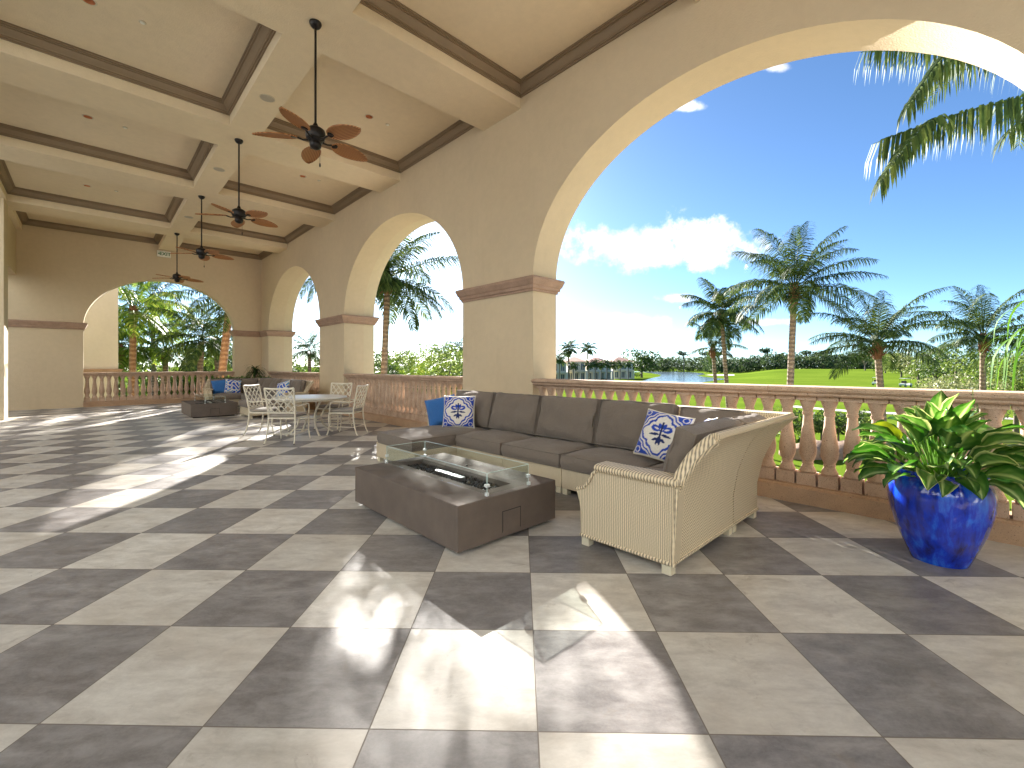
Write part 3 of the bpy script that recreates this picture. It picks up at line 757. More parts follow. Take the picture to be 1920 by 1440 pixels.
def pillow_mesh(sz, fn=None, n=46, puff=.075, seed=0):
    m = MB(); cols = []
    for sgn in (1, -1):
        rows = []
        for j in range(n + 1):
            r = []
            for i in range(n + 1):
                u = -1 + 2 * i / n; v = -1 + 2 * j / n
                pin = 1 - .055 * (1 - (abs(u)) ** 3) * abs(v) ** 3 * 1 
                pin2 = 1 - .055 * (1 - (abs(v)) ** 3) * abs(u) ** 3
                z = puff * ((1 - u ** 4) * (1 - v ** 4)) ** .55 * (1 + .12 * mnoise.noise(Vector((u * 2.2 + seed, v * 2.2, sgn))))
                r.append((u * sz / 2 * pin2, v * sz / 2 * pin, sgn * z))
                if fn: cols.append(fn(u, v))
            rows.append(r)
        m.sheet(rows)
    return m, (cols if fn else None)
def medallion(u, v):
    W_ = srgb(222, 216, 204); B = srgb(16, 62, 168); D_ = srgb(12, 34, 92)
    x, y = abs(u), v
    r = math.hypot(x, y); a = math.atan2(y, x)
    if max(x, abs(y)) > .955: return W_
    rq = .70 + .10 * math.cos(4 * a) - .05 * abs(math.sin(4 * a)) + .03 * math.sin(12 * a)
    c = W_
    if r > rq + .14:
        c = B if (r > rq + .2) else W_
        if math.hypot(x - .80, abs(y) - .80) < .14 and math.hypot(x - .80, abs(y) - .8) > .1: c = W_
        if r > rq + .2 and abs(r - rq - .3) < .028: c = W_
    elif abs(r - rq - .06) < .05: c = B
    elif r > rq - .10: c = W_
    else:
        # paired leaves and centre stem
        def petal(px_, py_, ang, l, w_):
            dx, dy = x - px_, y - py_; uu = (dx * math.cos(ang) + dy * math.sin(ang)) / l; vv = (-dx * math.sin(ang) + dy * math.cos(ang)) / w_
            return 0 < uu < 1 and abs(vv) < math.sin(PI * uu) ** .8
        if petal(.04, .12, R(20), .50, .13) or petal(.06, .20, R(68), .26, .08): c = B
        if petal(.02, -.02, R(-8), .46, .055): c = D_
        if petal(.0, -.06, R(-80), .42, .07) or petal(.03, -.18, R(-30), .3, .06): c = D_
        if x < .035 and -.1 < y < .5: c = D_
        if petal(.12, .17, R(20), .22, .04): c = W_
    return c
def floral(u, v):
    W_ = srgb(222, 218, 208); B = srgb(26, 84, 190); L_ = srgb(70, 150, 214)
    q = math.sin(u * 7 + 2 * math.sin(v * 4)) * math.cos(v * 6 - 1.6 * math.cos(u * 5))
    return B if q > .22 else (L_ if q < -.55 else W_)
def pillow(label, sz, fn, loc, fwd, up=(0, 0, 1), roll=0, mat=None, seed=0, group='blue throw pillows on the sectionals', puff=.075):
    m, cols = pillow_mesh(sz, fn, 70 if fn else 24, puff, seed)
    o = m.build('throw_pillow', mat or M['pillow'], smooth=180, cols=cols, fix=True)
    z = Vector(fwd).normalized(); x = Vector(up).cross(z).normalized(); y = z.cross(x)
    mt = Matrix((x, y, z)).transposed().to_4x4() @ Matrix.Rotation(roll, 4, 'Z')
    o.matrix_world = Matrix.Translation(loc) @ mt
    # piping / tassel edge
    m = MB(); n = 40; L_ = []
    for (a, b) in (((-1, -1), (1, -1)), ((1, -1), (1, 1)), ((1, 1), (-1, 1)), ((-1, 1), (-1, -1))):
        for k in range(n // 4):
            u = lerp(a[0], b[0], k / (n / 4)); v = lerp(a[1], b[1], k / (n / 4))
            pin = 1 - .055 * (1 - abs(u) ** 3) * abs(v) ** 3; pin2 = 1 - .055 * (1 - abs(v) ** 3) * abs(u) ** 3
            L_.append((u * sz / 2 * pin2, v * sz / 2 * pin, 0))
    L_.append(L_[0]); m.tube(L_, .006, 6, caps=False)
    e = m.build('piping', M['foot'] if fn else M['bluefab'], o, smooth=180)
    return tag(o, label, 'pillow', group)

# ================================================================== SECTIONAL SOFA (measured for the near one; far one is its mirror)
def flare(z):
    pts_ = [(.0, 0), (.30, .0), (.50, .035), (.62, .075), (.74, .13), (.83, .20), (.87, .25)]
    for (a, fa), (b, fb) in zip(pts_, pts_[1:]):
        if z <= b: return lerp(fa, fb, (z - a) / (b - a))
    return .25
def sectional(label, near=True):
    X0, XS, XBK = 2.60, 3.50, 4.20      # return's free end, seat front of the wall run, back base
    Y0_, Y1, YM = 1.30, 2.02, 5.74      # back base of the return, seat front of the return, far end (chaise)
    JY = [2.02, 2.93, 3.83, 4.73, 5.74]
    CHX = 2.86
    t = thing('sectional_sofa', label, 'sofa', (0, 0, 0), group='wicker sectional sofas')
    base = MB(); gap = .004
    # wall run seat boxes
    for a, b in ((2.02, 2.93), (2.93, 3.83), (3.83, 4.73)):
        base.box(XS, XBK, a + gap, b - gap, .062, .262)
    base.box(CHX + .01, XBK, 4.73 + gap, YM, .062, .262)
    base.box(3.645 + gap, XBK, Y0_ + .05, 2.02 - gap, .062, .262)
    base.box(2.72, 3.645 - gap, Y0_ + .05, Y1 - .03, .062, .262)
    base.build('seat_base', M['wick_side'], t, bevel=.008)
    # backs: swept panel, thick, with mitred corner
    zs = [.062, .2, .3, .4, .5, .58, .66, .74, .80, .84, .865, .875]
    def panel(pathfn, th=.075):
        """pathfn(z, off)-> list of points; builds outer, inner and caps"""
        m = MB(); rows = []
        for z in zs: rows.append(pathfn(z, flare(z)))
        for z in zs[::-1]: rows.append(pathfn(z, flare(z) - (th if z > .5 else th)))
        m.sheet(rows + [rows[0]])
        n = len(rows[0])
        for k in (0, n - 1):
            for i in range(len(zs) - 1):
                a, b = rows[i][k], rows[i + 1][k]; c_, d_ = rows[len(rows) - 2 - i][k], rows[len(rows) - 1 - i][k]
                m.add([a, b, c_, d_], [(0, 1, 2, 3)])
        return m
    lean = lambda z: (0 if z < .58 else (z - .58) * .42)
    g = .007
    panel(lambda z, f: [(2.64 + lean(z), Y0_ - f, z), (3.645 - g, Y0_ - f, z)]).build('backrest', M['wick_back'], t, smooth=30)
    panel(lambda z, f: [(3.645 + g, Y0_ - f, z), (XBK + f, Y0_ - f, z), (XBK + f, 2.02 - g, z)]).build('backrest', M['wick_back'], t, smooth=30)
    for a, b in ((2.02, 2.93), (2.93, 3.83), (3.83, 4.73), (4.73, YM)):
        panel(lambda z, f: [(XBK + f, a + g, z), (XBK + f, b - g, z)]).build('backrest', M['wick_back'], t, smooth=30)
    # ridged rims: free edge of the return's back, top rolls
    m = MB()
    m.tube([(2.64 + lean(z) , Y0_ - flare(z) + .0375, z) for z in [.58, .62, .66, .74, .80, .84, .868]], .042, 8, sq=True)
    m.build('back_rim', M['wick_rim'], t, smooth=40)
    m = MB()
    ff = .25
    m.tube([(2.70 + .06, Y0_ - ff + .037, .878), (3.3, Y0_ - ff + .037, .88), (XBK + ff - .037, Y0_ - ff + .037, .882), (XBK + ff - .037, 3.5, .882), (XBK + ff - .037, YM, .88)], .030, 8)
    m.build('top_rim', M['wick_side'], t, smooth=60)
    # arm of the return (free end)
    def arm(x0, x1, flip=None):
        prof = [(Y0_ - .01, .062), (Y0_ - .03, .35), (Y0_ - .045, .57), (1.84, .57), (1.875, .555), (1.90, .52), (1.925, .47), (1.96, .43), (2.0, .41), (2.03, .405), (2.035, .38), (2.015, .32), (2.005, .26), (2.0, .062)]
        return prof
    m = MB(); prof = arm(0, 0)
    m.prism(prof, lambda u, v, a: (a, u, v), X0 + .01, X0 + .12); m.build('arm', M['wick_side'], t, smooth=25, bevel=.006)
    m = MB()
    m.prism([(X0 - .018, .572), (X0 - .028, .592), (X0 - .018, .612), (X0 + .02, .620), (X0 + .13, .620), (X0 + .158, .612), (X0 + .165, .592), (X0 + .155, .572)], lambda u, v, a: (u, a, v), Y0_ - .05, 1.86)
    m.build('arm_rest', M['wick_rim'], t, smooth=50, bevel=.006)
    m = MB()
    path = [(X0 + .008, 1.85, .575), (X0 + .008, 1.89, .54), (X0 + .008, 1.925, .475), (X0 + .008, 1.97, .43), (X0 + .008, 2.035, .408)]
    m.tube(path, .012, 8); m.tube([(X0 + .008, Y0_ - .03, .08), (X0 + .008, 1.65, .078), (X0 + .008, 2.0, .076)], .012, 8)
    m.tube([(X0 + .004, Y0_ - .012, .07), (X0 + .004, Y0_ - .03, .35), (X0 + .006, Y0_ - .04, .56)], .011, 8)
    m.tube([(X0 + .03, Y0_ - .004, .075), (3.0, Y0_ - .004, .075), (3.64, Y0_ - .004, .075)], .011, 8); m.tube([(3.65, Y0_ - .004, .075), (XBK, Y0_ - .004, .075)], .011, 8)
    m.build('braided_edge', M['wick_rim'], t, smooth=60)
    # chaise arm at the far end
    m = MB(); m.prism([(3.72, .062), (3.70, .5), (3.72, .575), (XBK + .1, .575), (XBK, .062)], lambda u, v, a: (u, a, v), YM - .10, YM - .002); m.build('arm', M['wick_side'], t, bevel=.006)
    m = MB(); m.box(3.68, XBK + .1, YM - .125, YM + .02, .577, .615); m.build('arm_rest', M['wick_rim'], t, bevel=.012)
    # feet
    ft = [(X0 + .05, Y0_ + .035), (X0 + .05, 1.965), (3.60, Y0_ + .035), (3.69, Y0_ + .035), (XBK - .04, Y0_ + .035), (XS + .04, 2.89), (XS + .04, 2.975), (XS + .04, 3.79), (XS + .04, 3.875), (XS + .04, 4.69), (CHX + .05, 4.78), (CHX + .05, YM - .05), (XBK - .04, YM - .05), (XBK - .04, 3.8)]
    for x, y in ft:
        m = MB(); m.box(x - .032, x + .032, y - .032, y + .032, 0, .066); m.build('foot', M['foot'], t, bevel=.004)
    # seat cushions
    def seat(x0, x1, y0, y1, seed):
        o = cushion_mb(x1 - x0 - .03, y1 - y0 - .035, .155, .052, 18, .0065, seed, wr=.014).build('seat_cushion', M['cush'], t, smooth=40)
        o.location = ((x0 + x1) / 2, (y0 + y1) / 2, .264); return o
    seat(XS - .03, XBK - .06, 2.03, 2.925, 1); seat(XS - .03, XBK - .06, 2.935, 3.825, 2); seat(XS - .03, XBK - .06, 3.835, 4.72, 3)
    seat(CHX - .03, XBK - .06, 4.73, YM - .10, 4); seat(2.75, 3.64, Y0_ + .08, Y1 + .02, 5); seat(3.65, XBK - .06, Y0_ + .08, 2.02, 6)
    # back cushions (leaning pads)
    def backc(cx, cy, rz, w, h, seed, th=.19, tilt=14, z=.428):
        o = cushion_mb(w - .02, h, th - .05, .085, 20, .0065, seed, wr=.03).build('back_cushion', M['cush'], t, smooth=40)
        o.matrix_local = Matrix.Translation((cx, cy, z)) @ Matrix.Rotation(rz, 4, 'Z') @ Matrix.Rotation(R(90 + tilt), 4, 'X') @ Matrix.Translation((0, h / 2, -.0))
        return o
    # local z of the pad after +90 about X points along -y ; rz turns it: wall run faces -x
    for y0, y1, sd in ((2.03, 2.925, 11), (2.935, 3.825, 12), (3.835, 4.72, 13), (4.73, 5.62, 14)):
        backc(XBK - .09 + .06, (y0 + y1) / 2, R(-90), y1 - y0 - .02, .49, sd, tilt=-14)
    backc(XBK - .03, 1.70, R(-90), .56, .47, 15, tilt=-16)
    backc((2.76 + 3.63) / 2, Y0_ + .03, R(180), .84, .46, 16, tilt=-15, th=.20)
    backc(3.90, Y0_ + .03, R(180), .5, .46, 17, tilt=-16, th=.18)
    off = Vector((3.5, 3.4, 0))
    for ob in list(COL.objects):
        if ob.parent == t: ob.location = ob.location - off
    t.location = off
    return t
sof = sectional('cream wicker sectional with taupe cushions behind the near fire table')
sof2 = dup(sof, (3.5, 14.85, 0), 0, 'farther wicker sectional in the corner by the end arch')
sof2.scale = (1, -1, 1)

pillow('blue and white medallion pillow standing on the chaise of the near sectional', .46, medallion, (3.80, 5.07, .665), (-.72, -.62, .22), seed=1)
pillow('plain teal blue quilted pillow leaning behind the medallion pillow', .45, None, (3.78, 5.46, .65), (-.55, -.60, .42), roll=R(14), mat=M['bluefab'], seed=2)
pillow('blue and white medallion pillow leaning in the corner of the near sectional', .46, medallion, (3.83, 1.98, .665), (-.80, -.05, .36), roll=R(-8), seed=3)
pillow('small pale blue floral pillow tucked behind the corner of the near sectional', .40, floral, (3.80, 1.58, .68), (-.45, .78, .30), roll=R(8), seed=4, puff=.06)
pillow('plain blue pillow at the left end of the far sectional', .46, None, (3.02, 16.72, .66), (-.1, -.9, .3), roll=R(8), mat=M['bluefab'], seed=5)
pillow('blue and white floral pillow beside the plain blue one on the far sectional', .46, floral, (3.34, 16.62, .66), (.1, -.9, .3), roll=R(-10), seed=6)
pillow('bright blue and white pillow among the brown cushions of the far sectional', .44, floral, (3.86, 13.25, .68), (-.8, -.35, .3), roll=R(14), seed=7)

# ================================================================== FIRE TABLES
def fire_table(label, loc, extras=False):
    W_, L_, H_ = 1.02, 1.625, .352
    t = thing('fire_table', label, 'fire table', loc, group='brown concrete fire tables')
    # body: side walls and top frame around the burner pan
    bx0, bx1, by0, by1 = .385, .665, .17, 1.50
    m = MB()
    m.box(0, W_, 0, .03, .03, H_ - .0); m.box(0, W_, L_ - .03, L_, .03, H_); m.box(0, .03, .03, L_ - .03, .03, H_); m.box(W_ - .03, W_, .03, L_ - .03, .03, H_)
    m.box(.03, W_ - .03, .03, L_ - .03, .0305, .042)
    m.build('body', M['concrete'], t, bevel=.003)
    m = MB(); zt = H_ + .002; zb = H_ - .045
    o_ = [(0.002, 0.002), (W_ - .002, .002), (W_ - .002, L_ - .002), (.002, L_ - .002)]; i_ = [(bx0, by0), (bx1, by0), (bx1, by1), (bx0, by1)]
    vs = [(x, y, zt) for x, y in o_ + i_] + [(x, y, zb) for x, y in o_ + i_]
    fs = []
    for k in range(4):
        q = (k + 1) % 4
        fs += [(k, q, 4 + q, 4 + k), (8 + k, 12 + k, 12 + q, 8 + q), (k, 8 + k, 8 + q, q), (4 + k, 4 + q, 12 + q, 12 + k)]
    m.add(vs, fs); m.build('top', M['concrete_top'], t)
    m = MB(); m.box(.06, W_ - .06, .06, L_ - .06, 0, .03); m.build('plinth', M['plinth'], t)
    m = MB(); m.box(bx0 + .001, bx1 - .001, by0 + .001, by1 - .001, zb - .03, zb - .02)
    m.build('burner_pan', M['steel'], t)
    # fire glass beads
    m = MB(); r_ = random.Random(3)
    for k in range(2600):
        x = r_.uniform(bx0 + .008, bx1 - .008); y = r_.uniform(by0 + .008, by1 - .008); s_ = r_.uniform(.006, .012)
        z = H_ - .052 + r_.uniform(0, .022)
        a, b, c_ = [Vector((r_.gauss(0, 1), r_.gauss(0, 1), r_.gauss(0, 1))).normalized() * s_ for _ in range(3)]
        p = Vector((x, y, z)); m.add([p + a, p + b, p + c_, p - (a + b + c_) / 1.7], [(0, 1, 2), (0, 2, 3), (0, 3, 1), (1, 3, 2)])
    m.build('fire_glass', M['glassbead'], t, fix=False)
    m = MB(); m.box(.49, .545, .62, 1.02, H_ - .045, H_ - .002); m.build('burner_bar', M['steel'], t, bevel=.003)
    # control panel on the camera-side end
    m = MB(); m.box(.42, .60, -.0035, -.0005, .075, .215); m.build('access_panel', M['concrete'], t, bevel=.002)
    m = MB()
    for a in ((.412, .418, .065, .225), (.602, .608, .065, .225)): m.box(a[0], a[1], -.001, .0002, a[2], a[3])
    m.box(.412, .608, -.0012, .0001, .219, .225); m.build('panel_gap', M['plinth'], t)
    # glass wind guard
    gx0, gx1, gy0, gy1, gz0, gz1 = .30, .745, .045, 1.58, H_ + .010, H_ + .168
    for (a, b) in (((gx0, gy0), (gx1, gy0)), ((gx1, gy0), (gx1, gy1)), ((gx1, gy1), (gx0, gy1)), ((gx0, gy1), (gx0, gy0))):
        m = MB(); dx, dy = (b[0] - a[0]), (b[1] - a[1]); l = math.hypot(dx, dy); ux, uy = dx / l, dy / l; th = .003; g = .006
        p0 = (a[0] + ux * g, a[1] + uy * g); p1 = (b[0] - ux * g, b[1] - uy * g); nx, ny = -uy * th, ux * th
        m.add([(p0[0] - nx, p0[1] - ny, gz0), (p1[0] - nx, p1[1] - ny, gz0), (p1[0] + nx, p1[1] + ny, gz0), (p0[0] + nx, p0[1] + ny, gz0), (p0[0] - nx, p0[1] - ny, gz1), (p1[0] - nx, p1[1] - ny, gz1), (p1[0] + nx, p1[1] + ny, gz1), (p0[0] + nx, p0[1] + ny, gz1)],
              [(0, 3, 2, 1), (4, 5, 6, 7), (0, 1, 5, 4), (1, 2, 6, 5), (2, 3, 7, 6), (3, 0, 4, 7)])
        gp = m.build('glass_panel', M['glass'], t)
        m = MB(); m.tube([(p0[0], p0[1], gz1 + .0015), (p1[0], p1[1], gz1 + .0015)], .0022, 6); m.tube([(p0[0], p0[1], gz0), (p0[0], p0[1], gz1)], .002, 6); m.tube([(p1[0], p1[1], gz0), (p1[0], p1[1], gz1)], .002, 6)
        m.build('polished_edge', M['glassedge'], gp, smooth=60)
    for (x, y) in ((gx0, gy0), (gx1, gy0), (gx1, gy1), (gx0, gy1)):
        sx = 1 if x == gx0 else -1; sy = 1 if y == gy0 else -1
        m = MB()
        for z0 in (gz0 + .055,):
            m.box(min(x - .010 * sx, x + .022 * sx), max(x - .010 * sx, x + .022 * sx), min(y - .009 * sy, y + .009 * sy), max(y - .009 * sy, y + .009 * sy), z0, z0 + .022)
            m.box(min(x - .009 * sx, x + .0088 * sx), max(x - .009 * sx, x + .0088 * sx), min(y - .008 * sy, y + .022 * sy), max(y - .008 * sy, y + .022 * sy), z0 + .0015, z0 + .0205)
        m.box(x - .012, x + .012, y - .012, y + .012, H_ + .001, gz0 + .016)
        m.build('corner_clip', M['clip'], t, bevel=.0015)
    m = MB(); m.lathe([(.011, 0), (.011, .008), (.006, .011)], 14, c=(.80, .93, H_ + .002)); m.build('igniter_knob', M['black'], t, smooth=50)
    return t
ft1 = fire_table('large brown fire table with glass wind guard in front of the near sectional', (1.818, 2.44, 0))
ft2 = dup(ft1, (1.815, 13.57, 0), 0, 'smaller looking far fire table in front of the corner sectional')
m = MB(); m.box(-.07, .07, -.035, .035, 0, .012); m.box(-.03, .045, -.02, .02, .012, .02); m.tube([(-.06, .0, .012), (-.10, .03, .010)], .008, 6)
o = m.build('lighter', M['black'], bevel=.003, loc=(2.02, 13.72, .3545)); o.rotation_euler = (0, 0, .6); tag(o, 'small black lighter lying on the far fire table', 'lighter')

# ================================================================== DINING SET
def dining_chair(label):
    t = thing('dining_chair', label, 'chair', (0, 0, 0), group='white lattice dining chairs')
    def leg(sx, back):
        m = MB()
        if back: p = [(sx * .225, -.215, .44), (sx * .226, -.225, .32), (sx * .232, -.245, .18), (sx * .243, -.285, .05), (sx * .25, -.315, .0)]
        else: p = [(sx * .252, .235, .44), (sx * .250, .245, .34), (sx * .248, .238, .2), (sx * .256, .262, .06), (sx * .262, .285, .0)]
        m.tube(p, [.015, .015, .0125, .0115, .0125], 8, sq=True)
        m.build('leg', M['whitemetal'], t, smooth=30)
        m = MB(); m.lathe([(.013, 0), (.013, .012)], 10, c=(p[-1][0], p[-1][1], -.001)); m.build('foot_cap', M['black'], t)
    for sx in (-1, 1): leg(sx, True); leg(sx, False)
    m = MB()
    fr = [(-.225, -.215, .43), (-.25, .235, .43), (.25, .235, .43), (.225, -.215, .43), (-.225, -.215, .43)]
    for a, b in zip(fr, fr[1:]): m.tube([a, b], .0165, 4, sq=True)
    m.box(-.22, .22, -.2, .225, .428, .438)
    m.build('seat_frame', M['whitemetal'], t, smooth=30)
    m = MB(); m.tube([(-.233, -.245, .165), (.233, -.245, .165)], .008, 6); m.tube([(-.249, .242, .175), (.249, .242, .175)], .008, 6)
    m.tube([(-.24, -.24, .165), (-.25, .24, .175)], .008, 6); m.tube([(.24, -.24, .165), (.25, .24, .175)], .008, 6)
    m.build('stretcher', M['whitemetal'], t, smooth=60)
    # back frame: tilted plane from z .44 to .93
    def bp(u, w): # u -1..1 across, w 0..1 up
        return Vector((u * (.222 + .022 * w), -.215 - .10 * w ** 1.2 - .0, .44 + .49 * w + .012 * (u * u if w > .9 else 0)))
    m = MB()
    m.tube([bp(-1, w / 8) for w in range(9)], .0145, 8, sq=True); m.tube([bp(1, w / 8) for w in range(9)], .0145, 8, sq=True)
    m.tube([bp(-1 + k / 5, 1) for k in range(11)], .017, 8, sq=True); m.tube([bp(-1, .16), bp(0, .16), bp(1, .16)], .013, 6, sq=True)
    m.build('back_frame', M['whitemetal'], t, smooth=30)
    m = MB(); nx_, nz_ = 4, 3
    for k in range(-nz_, nx_ + 1):
        for s_ in (1, -1):
            pts_ = []
            for q in range(0, 25):
                w = .16 + .82 * q / 24; a = (k + (q / 24) * nz_) / nx_ * 2 - 1
                a = a * s_
                if -1.001 <= a <= 1.001: pts_.append(bp(a, w))
            if len(pts_) > 1: m.tube([pts_[0]] + [pts_[len(pts_) // 2]] + [pts_[-1]] if len(pts_) > 2 else pts_, .0085, 5)
    m.build('lattice_back', M['whitemetal'], t, smooth=60)
    for sx in (-1, 1):
        m = MB(); m.tube([bp(sx, .45) + Vector((0, .005, 0)), (sx * .262, -.16, .635), (sx * .275, .0, .645), (sx * .278, .14, .650), (sx * .276, .19, .635), (sx * .27, .215, .57), (sx * .262, .222, .50), (sx * .253, .235, .43)], [.010, .011, .012, .0125, .012, .011, .011, .012], 8)
        m.build('armrest', M['whitemetal'], t, smooth=60)
    o = cushion_mb(.44, .43, .062, .014, 10, .004, 3).build('seat_pad', M['cushd'], t, smooth=40); o.location = (0, .012, .442)
    return t
def facing(cx, cy, tx, ty): return math.atan2(-(tx - cx), (ty - cy))
TC = (3.10, 8.95)
ch = dining_chair('white lattice chair nearest the camera with its back turned')
ch.location = (2.50, 8.30, 0); ch.rotation_euler = (0, 0, facing(2.5, 8.3, *TC))
for (x, y, lab) in ((2.50, 9.56, 'white lattice chair on the left of the round table, behind the nearest chair'), (3.60, 8.40, 'white lattice chair on the right of the round table turned side on'), (3.74, 9.42, 'white lattice chair on the far side of the round table')):
    dup(ch, (x, y, 0), facing(x, y, *TC), lab)
t = thing('dining_table', 'round white metal table among four lattice chairs', 'table', (TC[0], TC[1], 0))
m = MB(); m.lathe([(.62, .690), (.655, .692), (.672, .700), (.675, .712), (.668, .722), (.655, .726), (.30, .727), (.02, .727)], 56); m.build('table_top', M['tabletop'], t, smooth=40)
m = MB(); m.lathe([(.60, .662), (.615, .662), (.615, .690), (.60, .690)], 48, capb=False, capt=False); m.build('apron', M['whitemetal'], t)
for k in range(4):
    a = R(2 + 90 * k); m = MB(); c_, s_ = math.cos(a), math.sin(a)
    m.tube([(r * c_, r * s_, z) for r, z in ((.50, .67), (.40, .60), (.26, .45), (.20, .32), (.24, .18), (.36, .06), (.44, .0))], [.022, .02, .018, .017, .018, .019, .022], 8)
    m.build('leg', M['whitemetal'], t, smooth=60)
m = MB(); m.lathe([(.195, .30), (.205, .305), (.205, .325), (.195, .33)], 32); m.build('ring_shelf', M['whitemetal'], t)

# ================================================================== POTTED PLANT
t = thing('potted_plant', 'glossy cobalt blue pot with a broad leaved variegated plant by the balustrade', 'potted plant', (4.17, .16, 0))
m = MB(); m.lathe([(.146, .0), (.150, .008), (.158, .03), (.178, .08), (.205, .15), (.232, .23), (.253, .31), (.266, .38), (.270, .44), (.266, .49), (.252, .535), (.235, .56), (.228, .575), (.236, .59), (.240, .603), (.232, .612), (.218, .606), (.212, .585), (.214, .55)], 56, capt=False)
m.build('pot', M['pot'], t, smooth=60)
m = MB(); m.lathe([(.001, .562), (.213, .558)], 32, capb=False, capt=False); m.build('soil', M['soil'], t)
def broad_leaf(m, cols, base, az, el, L, w, droop, r_, stem=.25):
    base = Vector(base); pos = base.copy(); e = el; dirs = []; P = [pos.copy()]
    n = 9; ns = 3
    for i in range(ns + n):
        d = Vector((math.cos(az) * math.cos(e), math.sin(az) * math.cos(e), math.sin(e)))
        pos = pos + d * ((stem / ns) if i < ns else L / n); P.append(pos.copy()); dirs.append(d)
        e -= (droop * .12 / ns) if i < ns else droop * (.5 + i / (n + ns)) / n
    m.tube(P[:ns + 2], .006, 5); cols += [srgb(110, 150, 60)] * ((ns + 2) * 5)
    side0 = Vector((-math.sin(az), math.cos(az), 0)); rl = r_.uniform(-.7, .7)
    rows = []; yel = r_.random() < .025; edged = r_.random() < .3
    for i in range(n + 1):
        s_ = i / n; hw = w * (math.sin(PI * s_ ** .72)) ** .85 * .5 if 0 < s_ < 1 else .001
        d = dirs[min(ns + i, len(dirs) - 1)]; nrm = side0.cross(d) * -1; 
        sd = (side0 * math.cos(rl) + nrm * math.sin(rl)).normalized(); up = sd.cross(d) * (-1)
        if up.z < 0 and False: up = -up
        r = []
        for j in range(9):
            v = j / 4 - 1
            q = P[ns + i] + sd * hw * v + up * (abs(v) ** 1.3 * hw * .42 + .008 * math.sin(s_ * 16 + v * 3 + L * 40) * abs(v))
            r.append(q)
            vein = abs(v)
            g1, g2, g3 = srgb(30, 76, 22), srgb(110, 148, 74), srgb(206, 208, 160)
            k = .5 + .5 * math.sin(s_ * 34 + vein * 9 + L * 50)
            if yel: c = srgb(120, 136, 46)
            elif vein < .08: c = srgb(170, 186, 120)
            elif vein > .9 and edged: c = srgb(188, 196, 130)
            elif vein < .62: c = tuple(lerp(a_, b_, .25 + .35 * k) for a_, b_ in zip(g1, g2))
            else: c = tuple(lerp(a_, b_, .12 * k) for a_, b_ in zip(g1, g2))
            cols.append(c)
        rows.append(r)
    m.sheet(rows)
r_ = random.Random(11); m = MB(); cols = []
for k in range(84):
    f = k / 84; a = k * 2.39996 + r_.uniform(-.3, .3)
    el = lerp(R(86), R(16), f ** .8) + r_.uniform(-.16, .16)
    rad = lerp(.02, .15, f); L = r_.uniform(.22, .33) * (1 - .1 * f)
    broad_leaf(m, cols, (rad * math.cos(a), rad * math.sin(a), .56), a, el, L, r_.uniform(.105, .165), r_.uniform(.7, 1.7) * (.6 + f * .6), r_, stem=lerp(.30, .13, f))
m.build('foliage', M['plantleaf'], t, smooth=180, cols=cols, fix=False)

# corner planter with spiky and low leafy plants
t = thing('long_planter', 'long brown planter box with low leafy plants behind the far sectional', 'planter', (3.75, 17.75, 0))
m = MB(); m.box(-.85, .95, -.2, .2, 0, .82); m.build('box', M['planter'], t, bevel=.01)
m = MB(); m.box(-.8, .9, -.16, .16, .82, .835); m.build('soil', M['soil'], t)
m = MB(); cols = []; r_ = random.Random(5)
for k in range(110):
    x = r_.uniform(-.78, .88); a = r_.uniform(0, 2 * PI)
    broad_leaf(m, cols, (x, r_.uniform(-.12, .12), .83), a, r_.uniform(.3, 1.2), r_.uniform(.14, .24), r_.uniform(.06, .1), 1.3, r_, stem=.05)
m.build('foliage', M['plantleaf'], t, smooth=180, cols=cols, fix=False)
t = thing('spiky_plant', 'dark spiky potted plant with arching strap leaves in the far corner', 'plant', (4.25, 17.75, .83))
m = MB(); m.tube([(0, 0, 0), (0, 0, .28)], [.04, .03], 8); m.build('stem', M['bark'], t)
m = MB(); r_ = random.Random(9)
for k in range(150):
    a = r_.uniform(0, 2 * PI); e = r_.uniform(.2, 1.5); L = r_.uniform(.42, .62); p = Vector((0, 0, r_.uniform(.15, .3))); rows = []
    for i in range(7):
        s_ = i / 6; hw = .014 * (1 - s_ ** 2) + .001; sd = Vector((-math.sin(a), math.cos(a), 0))
        rows.append([p - sd * hw, p + sd * hw]); p = p + Vector((math.cos(a) * math.cos(e), math.sin(a) * math.cos(e), math.sin(e))) * L / 6; e -= .42
    m.sheet(rows)
m.build('foliage', M['leaf_dark'], t, fix=False)
#PART4
# ================================================================== OUTDOORS
def gz(x, y):
    d = SA * x + CA * y; r = CA * x - SA * y
    if d < 1: return ZG
    t_ = r / d
    k = sstep(.50, .62, t_)
    h = k * (2.7 * sstep(95, 260, d) + .28 * sstep(60, 120, d) * math.sin(d / 13 + t_ * 9) * math.sin(t_ * 14 + d / 60))
    h += .9 * sstep(.40, .44, t_) * sstep(330, 420, d) * (1 - k)
    return ZG + h
rings = [0.0] + [4 * 1.075 ** k for k in range(98)]
m = MB(); NA = 400
rows = []
for rr in rings[1:]:
    rows.append([(rr * math.sin(2 * PI * j / NA), rr * math.cos(2 * PI * j / NA), gz(rr * math.sin(2 * PI * j / NA), rr * math.cos(2 * PI * j / NA))) for j in range(NA)])
m.sheet(rows, closed=True); m.add([(0, 0, ZG)] + rows[0], [(0, j + 1, (j + 1) % NA + 1) for j in range(NA)])
struct(m.build('ground', M['grass'], smooth=180))
def gpx(px, py): # point on the flat garden level
    return pt(px, py, F * (HC - ZG) / (py - Y0))
def flat(name, mat, pts_, dz, **kw):
    m = MB(); n = len(pts_); m.add([(p.x, p.y, ZG + dz) for p in pts_], [tuple(range(n))]); return struct(m.build(name, mat, **kw))
